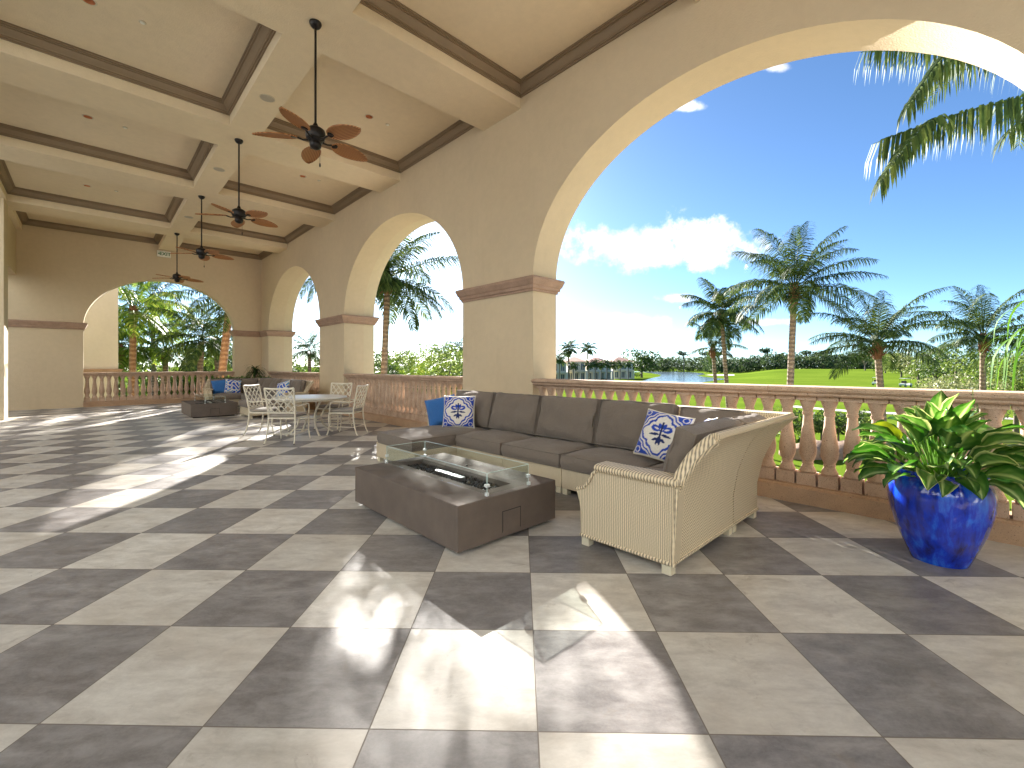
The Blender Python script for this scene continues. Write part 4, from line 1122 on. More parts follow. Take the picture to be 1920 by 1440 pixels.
lake = [(1150, 697.3), (1205, 697.6), (1222, 700), (1240, 703), (1236, 706), (1222, 709), (1205, 714), (1170, 722), (1150, 731), (1250, 731), (1300, 722), (1322, 716), (1345, 713), (1366, 711.5), (1348, 709.5), (1322, 707), (1306, 704.5), (1322, 702), (1318, 699.5), (1290, 697.5), (1250, 696.8), (1200, 696.6)]
flat('lake_water', M['water'], [gpx(*p) for p in lake], .03)
flat('sand_bunker', M['sand'], [gpx(*p) for p in ((1322, 703.2), (1340, 702.2), (1372, 702), (1398, 702.3), (1380, 704), (1345, 704.6))], .05)
def ribbon(name, mat, pts_, w, dz):
    m = MB(); rows = []
    for i, p in enumerate(pts_):
        a = pts_[max(i - 1, 0)]; b = pts_[min(i + 1, len(pts_) - 1)]; d = Vector((b.x - a.x, b.y - a.y, 0)).normalized(); s_ = Vector((-d.y, d.x, 0)) * w / 2
        rows.append([(p.x - s_.x, p.y - s_.y, gz(p.x, p.y) + dz), (p.x + s_.x, p.y + s_.y, gz(p.x, p.y) + dz)])
    m.sheet(rows); return struct(m.build(name, mat))
ribbon('garden_path', M['path'], [pt(1350, 0, 15), pt(1450, 0, 14.2), pt(1560, 0, 14.3), pt(1660, 0, 14.6), pt(1780, 0, 13.6), pt(1930, 0, 12), pt(2200, 0, 10)], 2.6, .03)
ribbon('bounce_paving', M['path'], [Vector((10.2, -30, 0)), Vector((10.2, 0, 0)), Vector((10.2, 30, 0))], 8.4, .02)  # unseen pale strip added so neutral light bounces up onto the jambs
ribbon('cart_path', M['path'], [pt(1480, 0, 50), pt(1530, 0, 47), pt(1600, 0, 44), pt(1680, 0, 42), pt(1900, 0, 38)], 2.2, .03)
# neighbouring bank and far shore strip
def rock_shape(r_, s_):
    bm = bmesh.new(); bmesh.ops.create_icosphere(bm, subdivisions=3, radius=s_)
    for v in bm.verts:
        k = 1 + .35 * mnoise.noise(v.co * 1.6 / s_ + Vector((r_.random() * 0 + s_ * 9, 0, 0)))
        v.co = Vector((v.co.x * k * 1.3, v.co.y * k, v.co.z * k * .62))
    m = MB(); m.add([v.co[:] for v in bm.verts], [[v.index for v in f.verts] for f in bm.faces]) if False else None
    me = bpy.data.meshes.new('garden_rock'); bm.to_mesh(me); bm.free(); me.materials.append(M['rock']); me.polygons.foreach_set('use_smooth', [True] * len(me.polygons)); return me
r_ = random.Random(4)
for i, (px, d, s_) in enumerate(((1505, 22, .8), (1532, 22.5, .9), (1556, 21.8, .62), (1584, 22.3, .9), (1612, 22, .72), (1640, 22.6, .85))):
    o = bpy.data.objects.new('garden_rock', rock_shape(r_, s_)); COL.objects.link(o); p = pt(px, 0, d); o.location = (p.x, p.y, ZG + .15); o.rotation_euler = (0, 0, r_.uniform(0, 6))
    tag(o, ('low brown garden boulder under the shrubs, seen between the balusters, ' + ('first', 'second', 'third', 'fourth', 'fifth', 'last')[i] + ' from the sofa'), 'boulder', 'boulders along the garden path')

# ------------------------------------------------------------------ palms
def frond(m, o, az, el, L, droop, r_, nl=44, ll=.5, lw=.032, stalk=.16, twist=0.0, hang=.85, wind=None):
    o = Vector(o); P = [o.copy()]; D = []; e = el; n = 14; a = az
    for i in range(n):
        s_ = i / n; e2 = e
        d = Vector((math.cos(a) * math.cos(e2), math.sin(a) * math.cos(e2), math.sin(e2)))
        if wind is not None: d = (d + wind * s_ * .35).normalized()
        D.append(d); P.append(P[-1] + d * L / n); e -= droop * (.35 + 1.3 * s_) / n
    D.append(D[-1])
    m.tube(P, [max(.004, .022 * (1 - i / (n + 1)) * (L / 3)) for i in range(n + 1)], 4, caps=False)
    for k in range(nl):
        s_ = stalk + (1 - stalk) * (k + .5) / nl; f = s_ * n; i = min(int(f), n - 1); q = f - i
        p = P[i].lerp(P[i + 1], q); d = D[i].lerp(D[min(i + 1, n)], q).normalized()
        sd = d.cross(Vector((0, 0, 1)))
        if sd.length < .05: sd = Vector((1, 0, 0))
        sd.normalize(); up = sd.cross(d)
        prof = math.sin(PI * min(1, .12 + .88 * (s_ - stalk) / (1 - stalk)) ** .8) ** .6 * .85 + .15
        sweep = lerp(.15, 1.15, (s_ - stalk) / (1 - stalk))
        for sg in (-1, 1):
            if r_.random() < .05: continue
            v = (sd * sg + d * sweep + up * (.25 + twist * sg) + Vector((r_.uniform(-.12, .12), r_.uniform(-.12, .12), r_.uniform(-.12, .12)))).normalized()
            l = ll * prof * r_.uniform(.82, 1.1); w = lw * r_.uniform(.8, 1.15) * (.5 + .5 * prof)
            g = Vector((0, 0, -1)); v2 = (v + g * (hang * r_.uniform(.7, 1.3))).normalized(); v3 = (v2 + g * (hang * 1.2)).normalized()
            wv = (d - v * d.dot(v)); wv = wv.normalized() if wv.length > .05 else up
            wv = wv * (w / 2)
            p1 = p + v * l * .35; p2 = p1 + v2 * l * .38; p3 = p2 + v3 * l * .32
            b = len(m.v); m.v += [tuple(p - wv * .5), tuple(p + wv * .5), tuple(p1 - wv), tuple(p1 + wv), tuple(p2 - wv * .8), tuple(p2 + wv * .8), tuple(p3)]
            m.f += [(b, b + 1, b + 3, b + 2), (b + 2, b + 3, b + 5, b + 4), (b + 4, b + 5, b + 6)]
def palm(label, base, top, L, nf, seed, trunk_r=.15, mat='frond', tmat='trunk', nl=46, group='coconut palms around the terrace', curve=.0, ll=.5, emin=-.75, skirt=0, wind=None, lw=.034, wall=False, dk=1.0, bias=False, cat='palm tree', name='palm_tree', boot=True, azs=None):
    base = Vector(base); top = Vector(top); t = thing(name, label, cat, base, group=group)
    h = top - base; m = MB(); n = 26; P = []; rr = []
    side = Vector((h.y, -h.x, 0)); 
    for i in range(n + 1):
        s_ = i / n; p = h * s_ ; p.x = h.x * (s_ + curve * math.sin(PI * s_)); p.y = h.y * (s_ + curve * math.sin(PI * s_)); P.append(p)
        rr.append(trunk_r * (1.35 - .5 * min(1, s_ * 5) ** .5 - .12 * s_) * (1 + .035 * (i % 2)))
    m.tube(P, rr, 12); m.build('trunk', M[tmat], t, smooth=180)
    r_ = random.Random(seed)
    if boot:
        m = MB(); b0 = P[-1]
        m.lathe([(trunk_r * .9, -.5), (trunk_r * 1.1, -.35), (trunk_r * 1.2, -.12), (trunk_r * 1.1, .1), (trunk_r * .7, .3)], 12, c=tuple(b0))
        for k in range(14):
            a = r_.uniform(0, 6.28); z0 = r_.uniform(-.4, .0)
            m.tube([b0 + Vector((trunk_r * 1.1 * math.cos(a), trunk_r * 1.1 * math.sin(a), z0)), b0 + Vector((trunk_r * 2.1 * math.cos(a), trunk_r * 2.1 * math.sin(a), z0 + .16 - (.3 if k % 3 == 0 else 0)))], [.035, .012], 5)
        m.build('fibre_boot', M['boot'], t, smooth=40)
    m = MB(); o = P[-1] + Vector((0, 0, .1))
    for k in range(nf):
        f = (k + .5) / nf; a = (azs[k % len(azs)] if azs else k * 2.39996) + r_.uniform(-.25, .25)
        el = lerp(R(82), emin, f ** .9) + r_.uniform(-.12, .12)
        dr = dk * (r_.uniform(.8, 1.35) if f < .75 else r_.uniform(.5, 1.0))
        if bias and math.cos(a) * CA - math.sin(a) * SA > .15 and k % 2 and el > -.2: continue
        if wall and math.cos(a) < -.35: dr *= 1.0; Lk = .48
        else: Lk = 1.0
        frond(m, o, a, el, Lk * L * r_.uniform(.85, 1.08) * (.82 + .18 * math.sin(PI * min(1, f + .2))), dr, r_, nl, ll * r_.uniform(.85, 1.1), lw, wind=wind)
    m.build('crown', M[mat], t, fix=False)
    if skirt:
        m = MB()
        for k in range(skirt): frond(m, o + Vector((0, 0, -.15)), r_.uniform(0, 6.28), -.9, L * .55, .5, r_, 22, ll * .7, lw)
        m.build('dry_frond', M['frond_lit'], t, fix=False)
    return t
WND = Vector((-.4, .35, .05))
def palm_px(label, pxb, pxt, yt, d, L, nf, seed, **kw):
    b = pt(pxb, 0, d); tp = pt(pxt, yt, d); kw.setdefault('nl', 58); return palm(label, (b.x, b.y, gz(b.x, b.y) - .1), tp, L, nf, seed, **kw)
palm_px('tallest coconut palm, standing alone in the middle of the big arch view', 1474, 1489, 545, 17, 3.15, 26, 21, ll=.82, nl=62, lw=.036, emin=-.45)
palm_px('slim palm left of the tallest one with a bunched windblown crown', 1372, 1353, 592, 23, 2.5, 22, 5, trunk_r=.13, ll=.8, lw=.045, wind=Vector((.35, -.33, 0)))
palm_px('small sparse palm just left of the slim windblown palm', 1350, 1337, 655, 25, 2.1, 9, 8, trunk_r=.13, ll=.5, emin=-.4)
palm_px('coconut palm right of the tallest one with orange fibres under its crown', 1664, 1645, 650, 17.5, 3.05, 23, 13, ll=.74, lw=.036, emin=-.25)
palm_px('coconut palm at the right in front of the big grey green bush', 1842, 1843, 638, 18, 2.8, 22, 17, trunk_r=.12, ll=.68, lw=.036, emin=-.3)
palm_px('tall palm with drooping fronds seen through the middle arch', 711, 727, 526, 16, 3.35, 38, 33, dk=.9, trunk_r=.145, ll=.85, lw=.042, nl=60, emin=-.6, wall=True, bias=True)

# close palm off the right edge whose fronds hang into the big arch
b = Vector((12.6, -1.9, ZG)); t = thing('palm_tree', 'close palm whose long fronds hang into the top right of the big arch', 'palm tree', b, group='coconut palms around the terrace')
top = Vector((12.0, -1.6, 7.0)) - b
m = MB(); m.tube([(0, 0, 0), top * .5 + Vector((.1, 0, 0)), top], [.22, .16, .15], 12); m.build('trunk', M['trunk'], t, smooth=180)
m = MB(); r_ = random.Random(2)
lf = math.atan2(SA, -CA)
def fr_to(pa, ya, da, pb, yb, db, bulge, nl, ll, lw=.03, hang=.9):
    """frond along a curved line between two places, leaflets hanging."""
    A = pt(pa, ya, da) - b; B = pt(pb, yb, db) - b; n = 16
    P = [A.lerp(B, i / n) + Vector((0, 0, bulge * math.sin(PI * (i / n) ** .8))) for i in range(n + 1)]
    m.tube(P, [max(.004, .02 * (1 - i / (n + 2))) for i in range(n + 1)], 4, caps=False)
    for k in range(nl):
        s_ = (k + .5) / nl; f = s_ * n; i = min(int(f), n - 1); p = P[i].lerp(P[i + 1], f - i); d = (P[i + 1] - P[i]).normalized()
        sd = d.cross(Vector((0, 0, 1))); sd = sd.normalized() if sd.length > .05 else Vector((1, 0, 0))
        for sg in (-1, 1):
            v = (sd * sg * .55 + d * lerp(.4, 1.2, s_) + Vector((r_.uniform(-.12, .12), r_.uniform(-.12, .12), r_.uniform(-.1, .1)))).normalized()
            l = ll * (1 - .35 * s_) * r_.uniform(.75, 1.1); w = lw * r_.uniform(.75, 1.2)
            v2 = (v + Vector((0, 0, -hang * r_.uniform(.9, 1.5)))).normalized(); v3 = (v2 + Vector((r_.uniform(-.1, .1), 0, -hang))).normalized()
            wv = (d - v * d.dot(v)).normalized() * w / 2
            p1 = p + v * l * .22; p2 = p1 + v2 * l * .4; p3 = p2 + v3 * l * .38
            q = len(m.v); m.v += [tuple(p - wv * .5), tuple(p + wv * .5), tuple(p1 - wv), tuple(p1 + wv), tuple(p2 - wv * .95), tuple(p2 + wv * .95), tuple(p3)]
            m.f += [(q, q + 1, q + 3, q + 2), (q + 2, q + 3, q + 5, q + 4), (q + 4, q + 5, q + 6)]
fr_to(2100, 215, 7.6, 1655, 262, 7.0, .42, 120, 1.15, .034, 2.2)
fr_to(1760, 222, 7.2, 1650, 340, 6.6, .18, 50, .7, .030, 1.2)
fr_to(2050, 60, 7.8, 1720, 75, 7.0, .5, 70, .8)
fr_to(1850, 60, 7.4, 1700, 200, 6.8, .3, 66, .75, .032, 1.2)
fr_to(2020, 110, 8.2, 1630, 92, 7.4, .12, 90, 1.0, .032, 2.2)
fr_to(1990, 40, 8.0, 1760, 130, 7.2, .3, 66, 1.0, .032, 1.8)
fr_to(2100, 160, 8.0, 1890, 250, 7.2, .4, 50, .8)
for k in range(14): frond(m, top, 2.4 * k + .5, R(60) - k * .07, 3.4, 1.1, r_, 46, .7, .035) if math.cos(2.4 * k + .5 - lf) < .35 else None
m.build('crown', M['frond'], t, fix=False)

# areca style leaves close to the balustrade at the right edge
def clump(label, base, n, L, seed, name='areca_palm', mat='frond_lit', nl=26, ll=.4, cat='palm shrub', group='feathery palm shrubs', spread=.3, lw=.03, e0=1.45, e1=.6, droop=1.5):
    t = thing(name, label, cat, base, group=group); m = MB(); r_ = random.Random(seed)
    for k in range(n):
        a = r_.uniform(0, 6.28); frond(m, (r_.uniform(-spread, spread), r_.uniform(-spread, spread), 0), a, r_.uniform(e1, e0), L * r_.uniform(.7, 1.1), droop * r_.uniform(.7, 1.2), r_, nl, ll, lw, stalk=.3)
    m.build('fronds', M[mat], t, fix=False)
    m = MB()
    for k in range(6): m.tube([(r_.uniform(-spread, spread), r_.uniform(-spread, spread), 0), (r_.uniform(-spread, spread), r_.uniform(-spread, spread), L * .35)], [.04, .03], 6)
    m.build('stem', M['bark'], t, smooth=60); return t
t = thing('strap_leaf_plant', 'thin bright green strap leaves arching over the rail at the right edge', 'plant', (6.35, -.62, ZG))
m = MB(); m.tube([(0, 0, 0), (.05, 0, 2.4), (.02, .05, 5.0)], [.07, .06, .04], 8); m.build('stem', M['bark'], t)
m = MB(); r_ = random.Random(14)
for k in range(34):
    a = r_.uniform(0, 6.28); e = r_.uniform(-.1, 1.2); L = r_.uniform(.6, .98); p = Vector((.02, .05, r_.uniform(4.6, 5.1))); rows = []
    for i in range(11):
        s_ = i / 10; hw = .013 * math.sin(PI * min(1, s_ * .9 + .1)) ** .7 + .001; sd = Vector((-math.sin(a), math.cos(a), 0))
        rows.append([p - sd * hw, p + Vector((0, 0, -.004)), p + sd * hw]); p = p + Vector((math.cos(a) * math.cos(e), math.sin(a) * math.cos(e), math.sin(e))) * L / 10; e = max(-1.5, e - .3)
    m.sheet(rows)
m.build('foliage', M['strap'], t, smooth=180, fix=False)

# ------------------------------------------------------------------ leaf clouds
def leafcloud(m, blobs, n, size, r_, flat_=.75):
    vol = [b[3] * b[4] * b[5] for b in blobs]; tot = sum(vol)
    for bl, v in zip(blobs, vol):
        k = int(n * v / tot)
        for _ in range(k):
            while True:
                u = Vector((r_.uniform(-1, 1), r_.uniform(-1, 1), r_.uniform(-1, 1)))
                if .12 < u.length < 1: break
            u = u.normalized() * (u.length ** .45)
            w = 1 + .22 * mnoise.noise(u * 2.3 + Vector((bl[0], bl[1], 0)))
            c = Vector((bl[0] + u.x * bl[3] * w, bl[1] + u.y * bl[4] * w, bl[2] + u.z * bl[5] * w))
            if mnoise.noise(c * (1.1 / max(.2, size * 5))) < -.28: continue
            s_ = size * r_.uniform(.6, 1.3)
            a = Vector((r_.gauss(0, 1), r_.gauss(0, 1), r_.gauss(0, 1))).normalized(); bb = a.orthogonal().normalized(); q = r_.uniform(0, 6.28); bb = bb * math.cos(q) + a.cross(bb) * math.sin(q)
            o = len(m.v); m.v += [tuple(c - a * s_), tuple(c - bb * s_ * .42), tuple(c + a * s_), tuple(c + bb * s_ * .42)]; m.f.append((o, o + 1, o + 2, o + 3))
def tree(label, base, h, blobs, n, size, mat, seed, name='broadleaf_tree', cat='tree', trunk_r=.2, group=None, limbs=5, trunk=True):
    t = thing(name, label, cat, base, group=group); r_ = random.Random(seed)
    if trunk:
        m = MB(); zc = min(b[2] for b in blobs)
        m.tube([(0, 0, -.2), (.1 * trunk_r, 0, zc * .5), (0, 0, zc)], [trunk_r * 1.3, trunk_r, trunk_r * .7], 8)
        for b in blobs[:limbs]: m.tube([(0, 0, zc * .7), (b[0] * .5, b[1] * .5, lerp(zc * .7, b[2], .6)), (b[0], b[1], b[2])], [trunk_r * .6, trunk_r * .4, trunk_r * .15], 6)
        m.build('trunk', M['bark'], t, smooth=60)
    m = MB(); leafcloud(m, blobs, n, size, r_); m.build('crown', M[mat], t, fix=False); return t
def blobs_rand(r_, n, R_, h0, h1, br):
    return [(r_.uniform(-R_, R_), r_.uniform(-R_, R_), r_.uniform(h0, h1), br * r_.uniform(.7, 1.2), br * r_.uniform(.7, 1.2), br * r_.uniform(.55, .9)) for _ in range(n)]
def tree_px(label, px, d, h, Rr, n, size, mat, seed, nb=7, low=.35, **kw):
    p = pt(px, 0, d); z = gz(p.x, p.y); r_ = random.Random(seed * 7 + 1)
    return tree(label, (p.x, p.y, z), h, blobs_rand(r_, nb, Rr * .62, h * low, h * .84, Rr * .48), n, size, mat, seed, **kw)
# right side: large grey green bushes beyond the palms
G1 = 'grey green bushes beyond the right palms'
tree_px('large grey green sea grape bush behind the right palm trunk', 1815, 25, 4.3, 2.6, 9000, .085, 'leaf_grey', 1, 9, .3, name='large_shrub', cat='bush', group=G1, trunk_r=.12)
tree_px('grey green bush at the right edge behind the strap leaves', 1905, 27, 5.4, 3.0, 9000, .09, 'leaf_mid', 2, 9, .3, name='large_shrub', cat='bush', group=G1, trunk_r=.12)
tree_px('rounded grey bush left of the right palm, against the fairway', 1765, 33, 3.6, 1.9, 5000, .09, 'leaf_grey', 3, 7, .3, name='large_shrub', cat='bush', group=G1, trunk_r=.1)
G2 = 'trees at the right edge of the fairway'
for i, (px, d, h, rr_, mt) in enumerate(((1690, 150, 8.5, 6.5, 'leaf_mid'), (1722, 120, 8.3, 6, 'leaf_grey'), (1755, 105, 8.6, 6, 'leaf_mid'), (1792, 90, 9.3, 6, 'leaf_dark'), (1838, 80, 9.6, 6, 'leaf_mid'), (1885, 72, 9.5, 6, 'leaf_dark'), (1660, 190, 11, 7, 'leaf_dark'), (1622, 230, 11.5, 8, 'leaf_dark'))):
    tree_px('broad tree right of the fairway, ' + ('fourth from the palms', 'behind the orange fibre palm crown', 'above the cart', 'behind the drooping frond', 'behind the right palm', 'at the right edge', 'dark one near the far wood', 'dark one at the end of the far wood')[i], px, d, h, rr_, 2600, .35 if d > 100 else .24, mt, 20 + i, 9, .25, group=G2, trunk_r=.25)
# far wood
r_ = random.Random(77); m = MB(); blobs = []
for k in range(150):
    px = lerp(1205, 1700, k / 149) + r_.uniform(-4, 4); d = r_.uniform(300, 345) if px > 1330 else r_.uniform(385, 420)
    p = pt(px, 0, d); z = gz(p.x, p.y); h = r_.uniform(8.5, 12.0) * (1 if px > 1330 else 1.15); w = r_.uniform(4, 7)
    blobs.append((p.x, p.y, z + h * .5, w, w, h * .52))
leafcloud(m, blobs, 36000, .85, r_); o = m.build('far_wood', M['far_leaf'], fix=False); o['kind'] = 'stuff'
# umbrella pines standing out of the wood
for i, (px, d, h, rr_) in enumerate(((1282, 380, 18, 5.5), (1326, 375, 17.5, 6), (1348, 380, 17, 5), (1439, 320, 16.5, 5.2), (1462, 330, 11.5, 4), (1513, 320, 13.5, 6), (1544, 315, 14, 6.2), (1621, 290, 15.5, 3.4))):
    p = pt(px, 0, d); z = gz(p.x, p.y); q = random.Random(i)
    bl = [(q.uniform(-rr_ * .6, rr_ * .6), q.uniform(-rr_ * .6, rr_ * .6), h * q.uniform(.80, .93), rr_ * .5, rr_ * .5, h * .09) for _ in range(6)]
    tree('flat topped pine rising above the far wood, ' + ('leftmost', 'second', 'third', 'tall one in the middle', 'short one beside the tall one', 'left of a broad pair', 'right of a broad pair', 'thin one at the right')[i], (p.x, p.y, z), h, bl, 420, .75, 'far_leaf', i, name='umbrella_pine', trunk_r=.45, group='flat topped pines above the far wood', limbs=6)
# big round tree at the end of the houses and hedges
tree_px('broad dark tree at the right end of the row of houses', 1203, 175, 10.5, 8.5, 2600, .5, 'leaf_dark', 40, 10, .3, trunk_r=.4)
tree_px('rounded tree between the villas and the broad dark tree', 1168, 165, 7.5, 4.5, 1400, .4, 'leaf_mid', 41, 7, .3, trunk_r=.3)

# ------------------------------------------------------------------ houses by the lake
def villa(label, px0, px1, d, h, roofh, nw, seed):
    a = pt(px0, 0, d); b = pt(px1, 0, d); z = ZG; w = (b - a); w.z = 0; L = w.length; ang = math.atan2(w.y, w.x)
    t = thing('lakeside_villa', label, 'house', (a.x, a.y, z), ang, group='pale villas by the lake'); D = 11
    m = MB(); m.box(0, L, 0, D, 0, h); m.build('wall', M['housewall'], t)
    m = MB(); e = .7; r0 = min(D, L) * .42
    vs = [(-e, -e, h), (L + e, -e, h), (L + e, D + e, h), (-e, D + e, h), (r0, D / 2, h + roofh), (L - r0, D / 2, h + roofh)]; vs[4] = (r0, D / 2, h + roofh * .7); vs[5] = (L - r0, D / 2, h + roofh * .7)
    m.add(vs, [(0, 1, 5, 4), (1, 2, 5), (2, 3, 4, 5), (3, 0, 4), (0, 3, 2, 1)]); m.build('roof', M['roof'], t)
    for fl_ in (0, 1):
        for k in range(nw):
            x = (k + .5) * L / nw; ww = min(1.5, L / nw * .3)
            m = MB(); z0 = .5 + fl_ * h * .5
            for (q0, q1, z1, z2) in ((x - ww, x + ww, z0 - .12, z0), (x - ww, x + ww, z0 + h * .33, z0 + h * .33 + .12), (x - ww, x - ww + .12, z0, z0 + h * .33), (x + ww - .12, x + ww, z0, z0 + h * .33), (x - .05, x + .05, z0, z0 + h * .33)): m.box(q0, q1, -.10, -.003, z1, z2)
            f = m.build('window', M['housewall'], t)
            m = MB(); m.box(x - ww + .12, x + ww - .12, -.05, -.004, z0, z0 + h * .33); m.build('pane', M['window'], f)
    for k in range(nw + 1):
        m = MB(); x = k * L / nw; m.box(x - .18, x + .18, -1.6, -1.25, 0, h * .48); m.build('column', M['housewall'], t)
    m = MB(); m.box(-.2, L + .2, -1.7, -.11, h * .48, h * .53); m.build('balcony', M['housewall'], t)
villa('leftmost pale villa by the lake, partly behind the arch pier', 1020, 1062, 118, 5.6, 1.7, 3, 1)
villa('second pale villa with terracotta roof behind the row of palms', 1064, 1098, 132, 6.0, 2.2, 3, 2)
villa('middle pale villa with a long terracotta roof behind the row of palms', 1100, 1146, 140, 5.8, 2.4, 4, 3)
villa('rightmost pale villa with terracotta roof next to the dark trees', 1150, 1186, 158, 6.2, 2.6, 3, 4)
proto = None
for i, (px, d, h, Lf) in enumerate(((1049, 105, 6.2, 2.6), (1075, 112, 4.6, 2.2), (1104, 112, 4.9, 2.4), (1116, 115, 5.1, 2.4), (1127, 116, 4.9, 2.3), (1138, 117, 5.0, 2.4), (1150, 118, 4.8, 2.3), (1163, 122, 5.0, 2.4), (1178, 126, 5.0, 2.3), (1066, 128, 9.6, 2.8), (1102, 160, 10.6, 3.0))):
    p = pt(px, 0, d)
    nm = 'short feathery palm in front of the lakeside villas, ' + ('nearest the pier', 'second', 'third', 'fourth', 'fifth', 'sixth', 'seventh', 'eighth', 'rightmost', 'tall one above the left roofs', 'tall one above the middle roofs')[i]
    if proto is None:
        proto = palm(nm, (p.x, p.y, ZG), (p.x, p.y, ZG + h), Lf, 16, 50, trunk_r=.2, nl=12, ll=.9, lw=.22, group='palms in front of the villas', boot=False)
    else:
        o = dup(proto, (p.x, p.y, ZG), i * 1.3, nm, 'palms in front of the villas'); s_ = h / 6.2; o.scale = (s_, s_, s_)
for i, (px0, px1, d) in enumerate(((1046, 1070, 98), (1073, 1094, 100), (1120, 1142, 106))):
    p = pt((px0 + px1) / 2, 0, d); w = (px1 - px0) * d / F / 2
    t = thing('clipped_hedge', 'low clipped hedge in front of the villas, ' + ('left', 'middle', 'right') [i] + ' one', 'hedge', (p.x, p.y, ZG), -AZ, group='hedges before the villas')
    m = MB(); q = random.Random(i); leafcloud(m, [(0, 0, .7, w, 1.2, .8)], 900, .25, q); m.build('foliage', M['leaf_dark'], t, fix=False)
# ------------------------------------------------------------------ golf carts
def cart(label, px, d, rz):
    p = pt(px, 0, d); t = thing('golf_cart', label, 'golf cart', (p.x, p.y, gz(p.x, p.y)), rz, group='golf carts on the fairway')
    m = MB(); m.prism([(-1.15, .35), (-1.15, .75), (-.55, .8), (-.5, .42), (.45, .42), (.6, .85), (1.0, .8), (1.2, .6), (1.2, .35)], lambda u, v, a: (u, a, v), -.55, .55); m.build('body', M['cartwhite'], t, bevel=.03)
    m = MB(); m.box(-1.0, .75, -.6, .6, 1.78, 1.86); m.build('roof', M['cartwhite'], t, bevel=.03)
    for x, y in ((-.95, -.52), (-.95, .52), (.68, -.52), (.68, .52)):
        m = MB(); m.tube([(x, y, .75), (x - .02, y, 1.8)], .025, 6); m.build('post', M['black'], t)
    m = MB(); m.box(-.5, .1, -.5, .5, .78, .92); m.box(-.55, -.42, -.5, .5, .92, 1.3); m.build('seat', M['plinth'], t, bevel=.03)
    for x in (-.78, .82):
        for y in (-.5, .5):
            m = MB(); m.tube([(x, y - .09, .23), (x, y + .09, .23)], .23, 16); w = m.build('wheel', M['tyre'], t)
            m = MB(); m.tube([(x, y - .1, .23), (x, y + .1, .23)], .11, 12); m.build('rim', M['steel'], w)
cart('white golf cart on the fairway above the potted plant', 1698, 96, -AZ + .25)
cart('second white golf cart half hidden by the palm trunk', 1646, 104, -AZ + .3)

# ------------------------------------------------------------------ planting close to the terrace
G3 = 'green shrubs below the near balustrade'
for i, (px, d, h, rr_, mt) in enumerate(((1470, 27, 2.0, 1.5, 'leaf_mid'), (1505, 25.5, 2.2, 1.3, 'leaf_dark'), (1540, 25, 1.9, 1.2, 'leaf_mid'), (1572, 24.5, 2.1, 1.3, 'leaf_dark'), (1605, 25, 2.0, 1.2, 'leaf_mid'), (1640, 25, 2.1, 1.3, 'leaf_dark'))):
    tree_px('rounded green shrub behind the boulders, ' + ('first', 'second', 'third', 'fourth', 'fifth', 'last')[i] + ' from the sofa', px, d, h, rr_, 1400, .09, mt, 60 + i, 5, .3, name='shrub', cat='shrub', group=G3, trunk_r=.05)
G4 = 'shrubs beyond the middle arch'
tree_px('pale olive tree low in the middle arch at the right', 838, 30, 6.2, 3.4, 8500, .09, 'leaf_mid', 70, 9, .3, group=G4)
tree_px('mid green bush in the middle arch behind the feathery palm', 790, 34, 6.4, 3.4, 6000, .1, 'leaf_mid', 71, 8, .3, group=G4)
clump('large feathery palm shrub low in the middle arch', pt(765, 0, 23) * 1 - Vector((0, 0, pt(765, 0, 23).z - ZG - 2.5)), 30, 3.7, 72, nl=30, ll=.5, lw=.04)
clump('dark feathery palm shrub beside the tall palm trunk in the middle arch', pt(722, 0, 22) - Vector((0, 0, pt(722, 0, 22).z - ZG - 2.6)), 24, 3.6, 73, mat='frond', nl=28, ll=.5, lw=.04)
tree_px('dark bush behind the tall palm trunk in the middle arch', 705, 30, 6.6, 3.0, 6500, .1, 'leaf_dark', 74, 7, .3, group=G4)
palm_px('small distant palm at the right of the middle arch', 862, 862, 655, 48, 2.0, 14, 75, nl=18, ll=.6, lw=.09, boot=False)
palm_px('small distant palm above the olive tree in the middle arch', 832, 832, 664, 52, 2.2, 14, 76, nl=18, ll=.6, lw=.09, boot=False)
for i, (px, d) in enumerate(((735, 52), (775, 56), (812, 54), (850, 58), (880, 55))):
    tree_px('dark background tree low behind the middle arch, ' + ('first', 'second', 'third', 'fourth', 'last')[i] + ' from the left', px, d, 6.9, 4.2, 3000, .2, 'leaf_dark' if i % 2 else 'leaf_mid', 170 + i, 8, .2, group='background trees behind the middle arch')
# farthest side arch
palm_px('short bushy palm low in the farthest side arch', 583, 580, 660, 30, 1.9, 20, 80, nl=26, ll=.5, lw=.05, boot=False)
palm_px('palm hidden by a pier, only its frond tips showing atop the farthest side arch', 600, 628, 500, 30, 4.2, 18, 81, ll=1.0, lw=.06)
for i, (px, d, h, mt) in enumerate(((556, 33, 6.0, 'leaf_dark'), (572, 36, 5.6, 'leaf_mid'), (600, 34, 5.9, 'leaf_dark'), (625, 38, 5.8, 'leaf_mid'))):
    tree_px('green bush low in the farthest side arch, ' + ('left', 'centre left', 'centre right', 'right')[i], px, d, h, 2.4, 3200, .11, mt, 82 + i, 7, .3, group='bushes beyond the farthest side arch')
